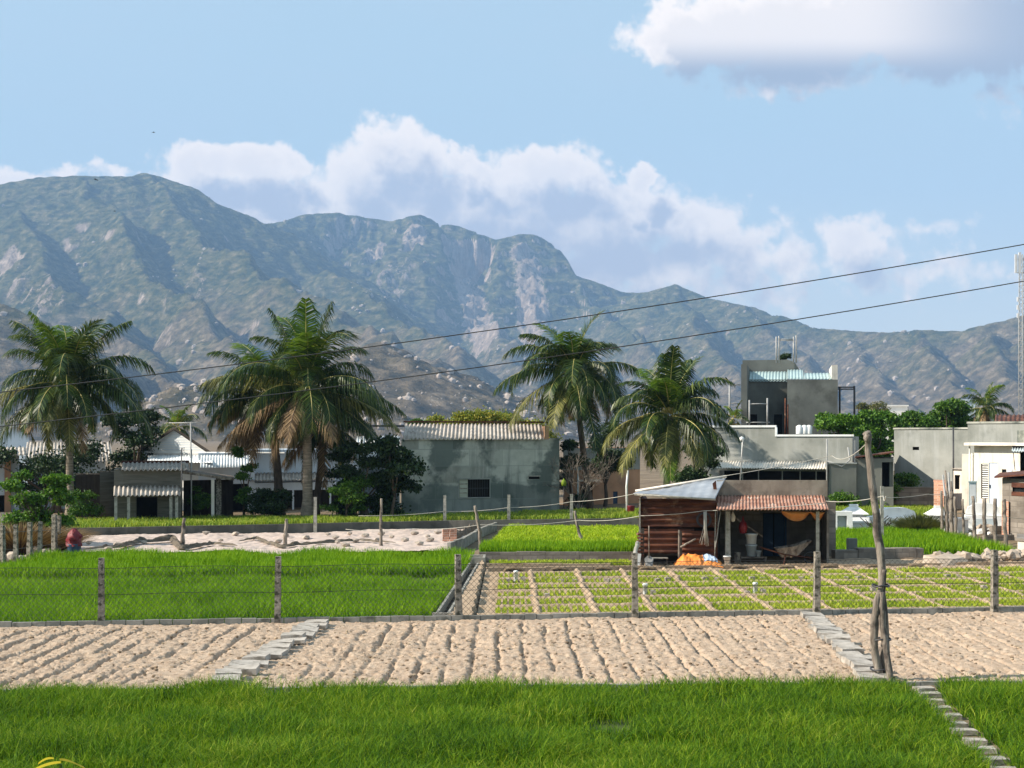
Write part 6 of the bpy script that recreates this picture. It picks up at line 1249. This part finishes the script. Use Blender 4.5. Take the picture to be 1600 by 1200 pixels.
mb = MB(); mb.box(X(1121), X(1293), .05, bk-.01, Z(797), Z(796)+.02, M=f.M); mb.build('ceiling', M['dark'], ts, world=True)
o = rough_post(Z(798)+.03, .13, 4).build('post', M['postp'], ts); o.location = f.p(X(1137), -.05, -.02)-f.O; bx(ts, f, 'post', 'postp', X(1273.5), X(1278.8), -.45, -.33, 0, Z(798,-.4)); bx(ts, f, 'beam', 'wooddark', X(1121), X(1292), -.48, -.40, Z(799,-.45), Z(797,-.45)+.02)
bx(ts, f, 'floor', 'seedsoil', X(1120), X(1296), -.6, bk, -.02, .025)
# shade cloth hung under the eave
mb = MB(); A_, B_ = P(1220,797,Ys-.35), P(1288,800,Ys-.35)
def hang(u, v):
    p = A_.lerp(B_, u); sag = .24*abs(math.sin(math.pi*min(1, u*1.45)))**.8 if u < .69 else .22*max(0, math.sin(math.pi*(u-.69)/.31))**.7
    return p+Vector((0, -.05*math.sin(v*6), -v*(sag+.02)+.0))+Vector((0, .06*math.sin(u*22)*v, 0))
mb.sheet(hang, 40, 8, th=.004); o = mb.build('hanging_cloth', M['ochre'], loc=A_, world=True, label='orange ochre cloth swagged under the red roof of the shed', cat='cloth')
# things in and around the shed
def drop(name, label, cat, px, py, Y, build, mats):
    t = thing(name, label, cat, (P(px, py, Y).x, Y, .05)); return t
def bucket(label, px, Y, z, r0, r1, h, mat, name='bucket'):
    t = thing(name, label, 'bucket', (P(px, 0, Y).x, Y, z)); mb = MB(); mb.lathe([(0,.0),(r0,.0),(r1,h*.86),(r1+.02,h*.87),(r1+.02,h),(r1-.01,h),(r0-.02,.03),(0,.03)], 20); mb.build('body', M[mat], t)
    mb = MB(); mb.tube([((r1+.015)*math.cos(a), (r1+.015)*math.sin(a)*.5, h*.9-.12*math.sin(a)) for a in np.linspace(0, math.pi, 9)], .006, 4); mb.build('handle', M['pipe'], t); return t
bucket('lower clear grey bucket on the bench in the shed', 1174, 38.9, .20, .12, .13, .30, 'plgrey'); bucket('upper white bucket stacked on the grey bucket in the shed', 1174, 38.9, .505, .12, .14, .27, 'plwhite'); bucket('small pale pail at the foot of the left shed post', 1136, 38.0, .06, .06, .08, .22, 'plwhite')
bucket('small round bottle like can beside the stacked buckets', 1185, 38.8, .20, .05, .06, .15, 'plgrey', 'can')
t = thing('bench', 'low wooden bench carrying the buckets in the shed', 'bench', (P(1175,0,38.9).x, 38.9, .05)); mb = MB(); mb.box(-.36,.36,-.15,.15,.11,.145); mb.build('seat', M['woodgrey'], t)
for a_ in (-.32,.32): 
    for b_ in (-.12,.12): mb = MB(); mb.box(a_-.02,a_+.02,b_-.02,b_+.02,0,.109); mb.build('leg', M['woodgrey'], t)
t = thing('stool', 'brown round stump stool behind the left shed post', 'stool', (P(1151,0,38.7).x, 38.7, .05)); mb = MB(); mb.lathe([(0,0),(.10,0),(.085,.12),(.10,.26),(.0,.27)], 14); mb.build('stump', M['ochre' if False else 'woodgrey'], t)
c = P(1161,822,38.6); mb = MB(); mb.lathe([(0,-.19),(.08,-.17),(.11,-.05),(.09,.08),(.03,.14),(.015,.25)], 14, Matrix.Translation(c)); mb.build('hanging_bag', M['red'], loc=c, world=True, label='red plastic bag hanging inside the shed', cat='bag')
c = P(1145,808,38.3); mb = MB(); mb.lathe([(0,-.12),(.05,-.1),(.07,.0),(.03,.1),(.01,.14)], 10, Matrix.Translation(c)); mb.build('hanging_bag', M['cream'], loc=c, world=True, label='small pale bag hanging by the left shed post', cat='bag')
# wheelbarrow
t = thing('wheelbarrow', 'rusty wheelbarrow with a tilted pale tray parked in the shed veranda', 'wheelbarrow', (P(1235,0,38.3).x, 38.3, .05)); b = Vector(t.location)
mb = MB(); q = [P(1219,866,38.1),P(1236,866,38.1),P(1261,851,38.3),P(1228,862,38.7)]
tr = [(-.38,-.24,.40),(.05,-.27,.46),(.50,-.22,.60),(.50,.22,.60),(.05,.27,.46),(-.38,.24,.40)]; low = [(-.22,-.14,.17),(.16,-.15,.22),(.16,.15,.22),(-.22,.14,.17)]
mb.add(tr+low, [(6,7,8,9),(0,1,7,6),(1,2,7),(2,3,8,7),(3,4,8),(4,5,9,8),(5,0,6,9)]); mb.build('tray', M['woodgrey'], t)
mb = MB(); mb.tube([(-.75,-.2,.42),(-.2,-.18,.26),(.5,-.08,.16)], .018, 5); mb.tube([(-.75,.2,.42),(-.2,.18,.26),(.5,.08,.16)], .018, 5); mb.build('frame', M['rust'], t)
for s in (-1, 1): mb = MB(); mb.tube([(-.15,s*.18,.26),(-.2,s*.2,0)], .018, 5); mb.build('leg', M['rust'], t)
mb = MB(); mb.tube([(.5+.16*math.cos(a), 0, .16+.14*math.sin(a)) for a in np.linspace(0, 6.283, 17)], .028, 6, caps=False); wh = mb.build('wheel', M['blackmetal'], t); mb = MB(); mb.tube([(.5,-.09,.16),(.5,.09,.16)], .02, 6); mb.build('hub', M['rust'], wh)
# orange tarp heap
t = thing('tarp_heap', 'orange tarpaulin heap with a blue cloth on top before the rusty wall', 'tarpaulin', (P(1091,0,37.6).x, 37.6, .03)); n1, n2 = 60, 26
xs = np.linspace(-.60, .60, n1); ys = np.linspace(-.30, .32, n2); X_, Y_ = np.meshgrid(xs, ys); env = (1-np.abs(X_/.61)**4)*(1-np.abs(Y_/.33)**3)
Zt_ = env*(.27+.10*fbm(X_*2+5, Y_*2, 3, 5)+.20*fbm(X_*7, Y_*3, 4, 6, True))+.0; Xw = X_+.05*fbm(X_*6, Y_*6, 2, 9); 
o = np_mesh('tarp', np.stack([Xw.ravel(), Y_.ravel(), np.clip(Zt_, 0, None).ravel()], 1), [grid_faces(n1, n2)], M['orange'], True); o.parent = t
xs = np.linspace(.12, .45, 22); ys = np.linspace(-.22, .15, 18); X_, Y_ = np.meshgrid(xs, ys); env = (1-np.abs(X_/.61)**4)*(1-np.abs(Y_/.33)**3); Z_ = env*(.27+.10*fbm(X_*2+5, Y_*2, 3, 5)+.20*fbm(X_*7, Y_*3, 4, 6, True))+.02+.01*np.sin(X_*40)
o = np_mesh('blue_cloth', np.stack([X_.ravel(), Y_.ravel(), Z_.ravel()], 1), [grid_faces(22, 18)], M['bluecloth'], True, label='blue cloth on the orange tarpaulin', cat='cloth')
o.location = t.location
# shovel
t = thing('shovel', 'long handled shovel leaning on the rusty wall left of the tarp', 'shovel', (P(1014,0,37.75).x, 37.75, .03)); b = Vector(t.location)
mb = MB(); mb.tube([(0,0,.22),(.01,.12,1.0)], .015, 6); mb.build('handle', M['woodgrey'], t); mb = MB(); mb.add([(-.09,-.03,0),(.09,-.03,0),(.11,.0,.20),(.03,.03,.27),(-.03,.03,.27),(-.11,0,.20),(0,-.05,-.02)], [(0,6,1,2,3,4,5)]); mb.add([(-.09,-.015,0),(.09,-.015,0),(.11,.015,.20),(.03,.045,.27),(-.03,.045,.27),(-.11,.015,.20),(0,-.035,-.02)], [(5,4,3,2,1,6,0)]); mb.build('blade', M['pipe'], t)
# bundle of pale cords / reeds, hoop
t = thing('reed_bundle', 'bundle of pale reeds hanging on the rusty wall', 'reeds', P(1103,855,Ys-.2)); r_ = random.Random(2)
mb = MB()
for i in range(14):
    x0 = 1101+r_.uniform(-1.5,3); x1 = x0+r_.uniform(-7,4); mb.tube([P(x0,799+r_.uniform(-1,2),Ys-.2-.01*i), P(x0+r_.uniform(-1,1),825,Ys-.2-.01*i), P(x1,848+r_.uniform(-3,6),Ys-.22)], .007, 4)
mb.build('reeds', M['wirelt'], t, world=True)
c = P(1100,812,Ys-.12); mb = MB()
for rr in (.15,.165,.18): mb.tube([c+Vector((rr*math.cos(a), .01*math.sin(3*a), rr*math.sin(a))) for a in np.linspace(0, 6.283, 25)], .012, 5, caps=False)
mb.build('hose_coil', M['blackmetal'], loc=c, world=True, label='black hose coil hung on the rusty wall behind the reeds', cat='hose')
for i, (pts, r0, lb, mt) in enumerate(((((1117,872),(1118,796)), .014, 'thin upright pale pole at the end of the rusty wall', 'postp'), (((1117,862),(1126,797)), .014, 'thin slanting pale pole between the rusty wall and left shed post', 'postp'), (((1063,855),(1087,842)), .028, 'short slanting board nailed across the rusty wall', 'woodgrey'), (((1061,874),(1061,828)), .03, 'dark knotted stake before the rusty wall', 'woodgrey'))):
    a = P(*pts[0], Ys-.25); b = P(*pts[1], Ys-.22); mb = MB(); q, rr = gnarl([a, b], [r0, r0*.9], i+3); mb.tube(q, rr, 6); mb.build('pole' if i != 2 else 'board', M[mt], loc=a, world=True, label=lb, cat='pole' if i != 2 else 'board')
t = thing('bench', 'tiny pale bench in the dark gap under the rusty wall', 'bench', (P(1030,0,37.9).x, 37.9, .03)); mb = MB(); mb.box(-.21,.21,-.1,.1,.19,.215); mb.build('seat', M['postp'], t)
for a_ in (-.19,.19): mb = MB(); mb.box(a_-.015,a_+.015,-.08,.08,0,.189); mb.build('leg', M['wooddark'], t)
# stacked rusty scrap and white board at left end
t = thing('scrap_stack', 'stack of rusty scrap sheets on a dark post at the left end of the shed', 'scrap', (P(1000,0,37.6).x, 37.6, .03)); 
for k in range(7): mb = MB(); mb.cbox((rnd.uniform(-.02,.02), 0, .30+k*.085), (.15+rnd.uniform(-.02,.03), .16, .05), (rnd.uniform(-.1,.1),0,rnd.uniform(-.2,.2))); mb.build('scrap_sheet', M['rust'], t)
mb = MB(); mb.box(.03,.10,-.04,.04,0,.95); mb.build('post', M['wooddark'], t); mb = MB(); mb.cbox((-.04,-.1,.17), (.08,.03,.34), (0,.12,0)); mb.build('white_board', M['plwhite'], t)
mb = MB(); a_, rr = gnarl([(P(991,885,36.6)), P(992,872,36.7), P(996,848,37.2)], [.05,.06,.05], 7); mb.tube(a_, rr, 7); mb.build('pale_log', M['postp'], loc=P(991,885,36.6), world=True, label='pale forked log leaning behind the concrete post by the shed', cat='log')
# low dark planter clutter right of the shed, in its shade
t = thing('stone_trough', 'low rough stone trough in the shade right of the shed', 'trough', (P(1375,0,40.2).x, 40.2, .03)); mb = MB(); strip_wall(mb, (P(1302,0,40.3).x, 40.3), (P(1440,0,40.6).x, 40.6), .28, .35, jag=.05, seg=.5); mb.build('trough_wall', M['block'], t, world=True)
o = MB(); o.box(-.12,.12,-.12,.12,0,.50); o.build('concrete_block', M['walldark'], loc=(P(1331,0,40.9).x, 40.9, .02), label='upright dark block standing beside the stone trough', cat='block')
# cords around the shed
cord([P(994,771,50), P(1135,746,39.4)], 'cord running to the zinc roof of the shed'); cord([P(1001,806,38.0), P(1060,803,38), P(1100,798,37.9), P(1150,796,37.6), P(1290,786,37.4)], 'pale cord strung along the front of the shed')
cord([P(1290,783,37.4), P(1380,775,30), P(1384,776,20.5)], 'pale cord from the shed roof to the tall wooden pole'); cord([P(1355,692,20.4), P(1300,712,40), P(1130,744,39.4)], 'cord from the top of the tall wooden pole to the zinc roof'); cord([P(1372,777,46), P(1450,772,52), P(1478,771,57)], 'cord from the concrete stake to the brick wall')
o = rough_post(1.75, .10, 77).build('fence_post', M['postp'], label='pale concrete stake behind the tall wooden pole', cat='post'); o.location = (P(1378,0,46).x, 46, 0)
mb = MB(); a = P(1156,752,39.3); mb.tube([a, P(1160,700,39.3), P(1161,686,39.3)], .012, 5); mb.build('aerial_rod', M['pipe'], loc=a, world=True, label='thin rod rising from the shed parapet', cat='rod')
# ================================================================ TOMBS
def tomb(label, px, Y, w, h, d=1.2, top=True, rot=-8, back=False):
    t = thing('tomb', label, 'tomb', (P(px,0,Y).x, Y, 0), R(rot))
    mb = MB(); mb.box(-w/2-.12, w/2+.12, -.12, d+.12, 0, .12); mb.build('plinth', M['white'], t); mb = MB(); mb.box(-w/2, w/2, 0, d, .121, h*.55); mb.build('body', M['white'], t)
    if top:
        mb = MB(); mb.box(-w*.32, w*.32, d*.15, d*.85, h*.55+.001, h*.66); mb.build('neck', M['white'], t); mb = MB(); a, b = w*.5, w*.17; z0, z1, z2 = h*.66+.001, h*.90, h
        mb.add([(-a,0,z0),(a,0,z0),(a,d,z0),(-a,d,z0),(-b,d*.35,z1),(b,d*.35,z1),(b,d*.65,z1),(-b,d*.65,z1)], [(0,3,2,1),(4,5,6,7),(0,1,5,4),(1,2,6,5),(2,3,7,6),(3,0,4,7)]); r_o = mb.build('roof', M['white'], t); mb = MB(); mb.box(-b*.9, b*.9, d*.38, d*.62, z1+.001, z2); mb.build('finial', M['white'], r_o)
    else:
        mb = MB(); mb.add([(-w*.5,d*.2,h*.55),(w*.5,d*.2,h*.55),(w*.42,d*.2,h*.85),(w*.2,d*.2,h),(-w*.2,d*.2,h),(-w*.42,d*.2,h*.85)]+[(-w*.5,d*.5,h*.55),(w*.5,d*.5,h*.55),(w*.42,d*.5,h*.85),(w*.2,d*.5,h),(-w*.2,d*.5,h),(-w*.42,d*.5,h*.85)], [(0,1,2,3,4,5),(11,10,9,8,7,6)]+[(i,i+6,(i+1)%6+6,(i+1)%6) for i in range(6)]); mb.build('headstone', M['white'], t)
    mb = MB(); mb.box(-w*.3, w*.3, -.012, -.002, .2, h*.45); mb.build('panel', M['plgrey'], t); return t
tomb('white tomb with a pyramid roof nearest the shed', 1336, 52.0, .95, .92); tomb('white tomb with a pyramid roof left of the timber posts', 1470, 51.4, .85, .90)
t = thing('tomb', 'square white arch shaped tomb with a grey panel beside the pyramid tomb', 'tomb', (P(1316,0,51.2).x, 51.2, 0), R(-6))
for nm, b_ in (('pillar',(-.30,-.16,0,.4,.0,.60)),('pillar',(.16,.34,0,.4,.0,.60)),('lintel',(-.30,.34,0,.4,.601,.74)),('plinth',(-.42,.5,-.15,-.002,0,.10)),('back_panel',(-.159,.159,.3,.39,.0,.60))): mb = MB(); mb.box(*b_); mb.build(nm, M['white'] if nm != 'back_panel' else M['plgrey'], t)
tomb('low white tomb with a humped headstone behind the tall wooden pole', 1408, 53.4, 1.5, .75, 1.6, top=False, rot=10); tomb('rounded white tomb seen through the timber posts', 1537, 52.6, 1.2, .95, 1.0, top=False, rot=-14)
t = tomb('small white tomb edge just right of the shed wall', 1297, 53, .5, .62, .6, top=False)
for i, (px, lb) in enumerate(((1345,'low white curved wall between the first tombs'),(1500,'white low pedestal beside the timber posts'))):
    b_ = P(px,0,51.6); t = thing('low_tomb', lb, 'tomb', (b_.x, 51.6, 0)); mb = MB(); mb.box(-.28,.28,0,.5,0,.34+.1*i); mb.build('body', M['white'], t); mb = MB(); mb.box(-.32,.32,-.04,.54,.341+.1*i,.40+.1*i); mb.build('cap', M['white'], t)
b_ = P(1400,0,50.8); t = thing('brushwood_pile', 'pile of dead brushwood before the low white tomb', 'brushwood', (b_.x, 50.8, 0)); mb = MB(); r_ = random.Random(5)
for i in range(60):
    a = Vector((r_.uniform(-.9,.7), r_.uniform(-.3,.3), r_.uniform(.0,.25))); mb.tube([a, a+Vector((r_.uniform(-.6,.6), r_.uniform(-.3,.3), r_.uniform(.05,.45)))], .014, 4)
mb.build('branches', M['wooddark'], t)
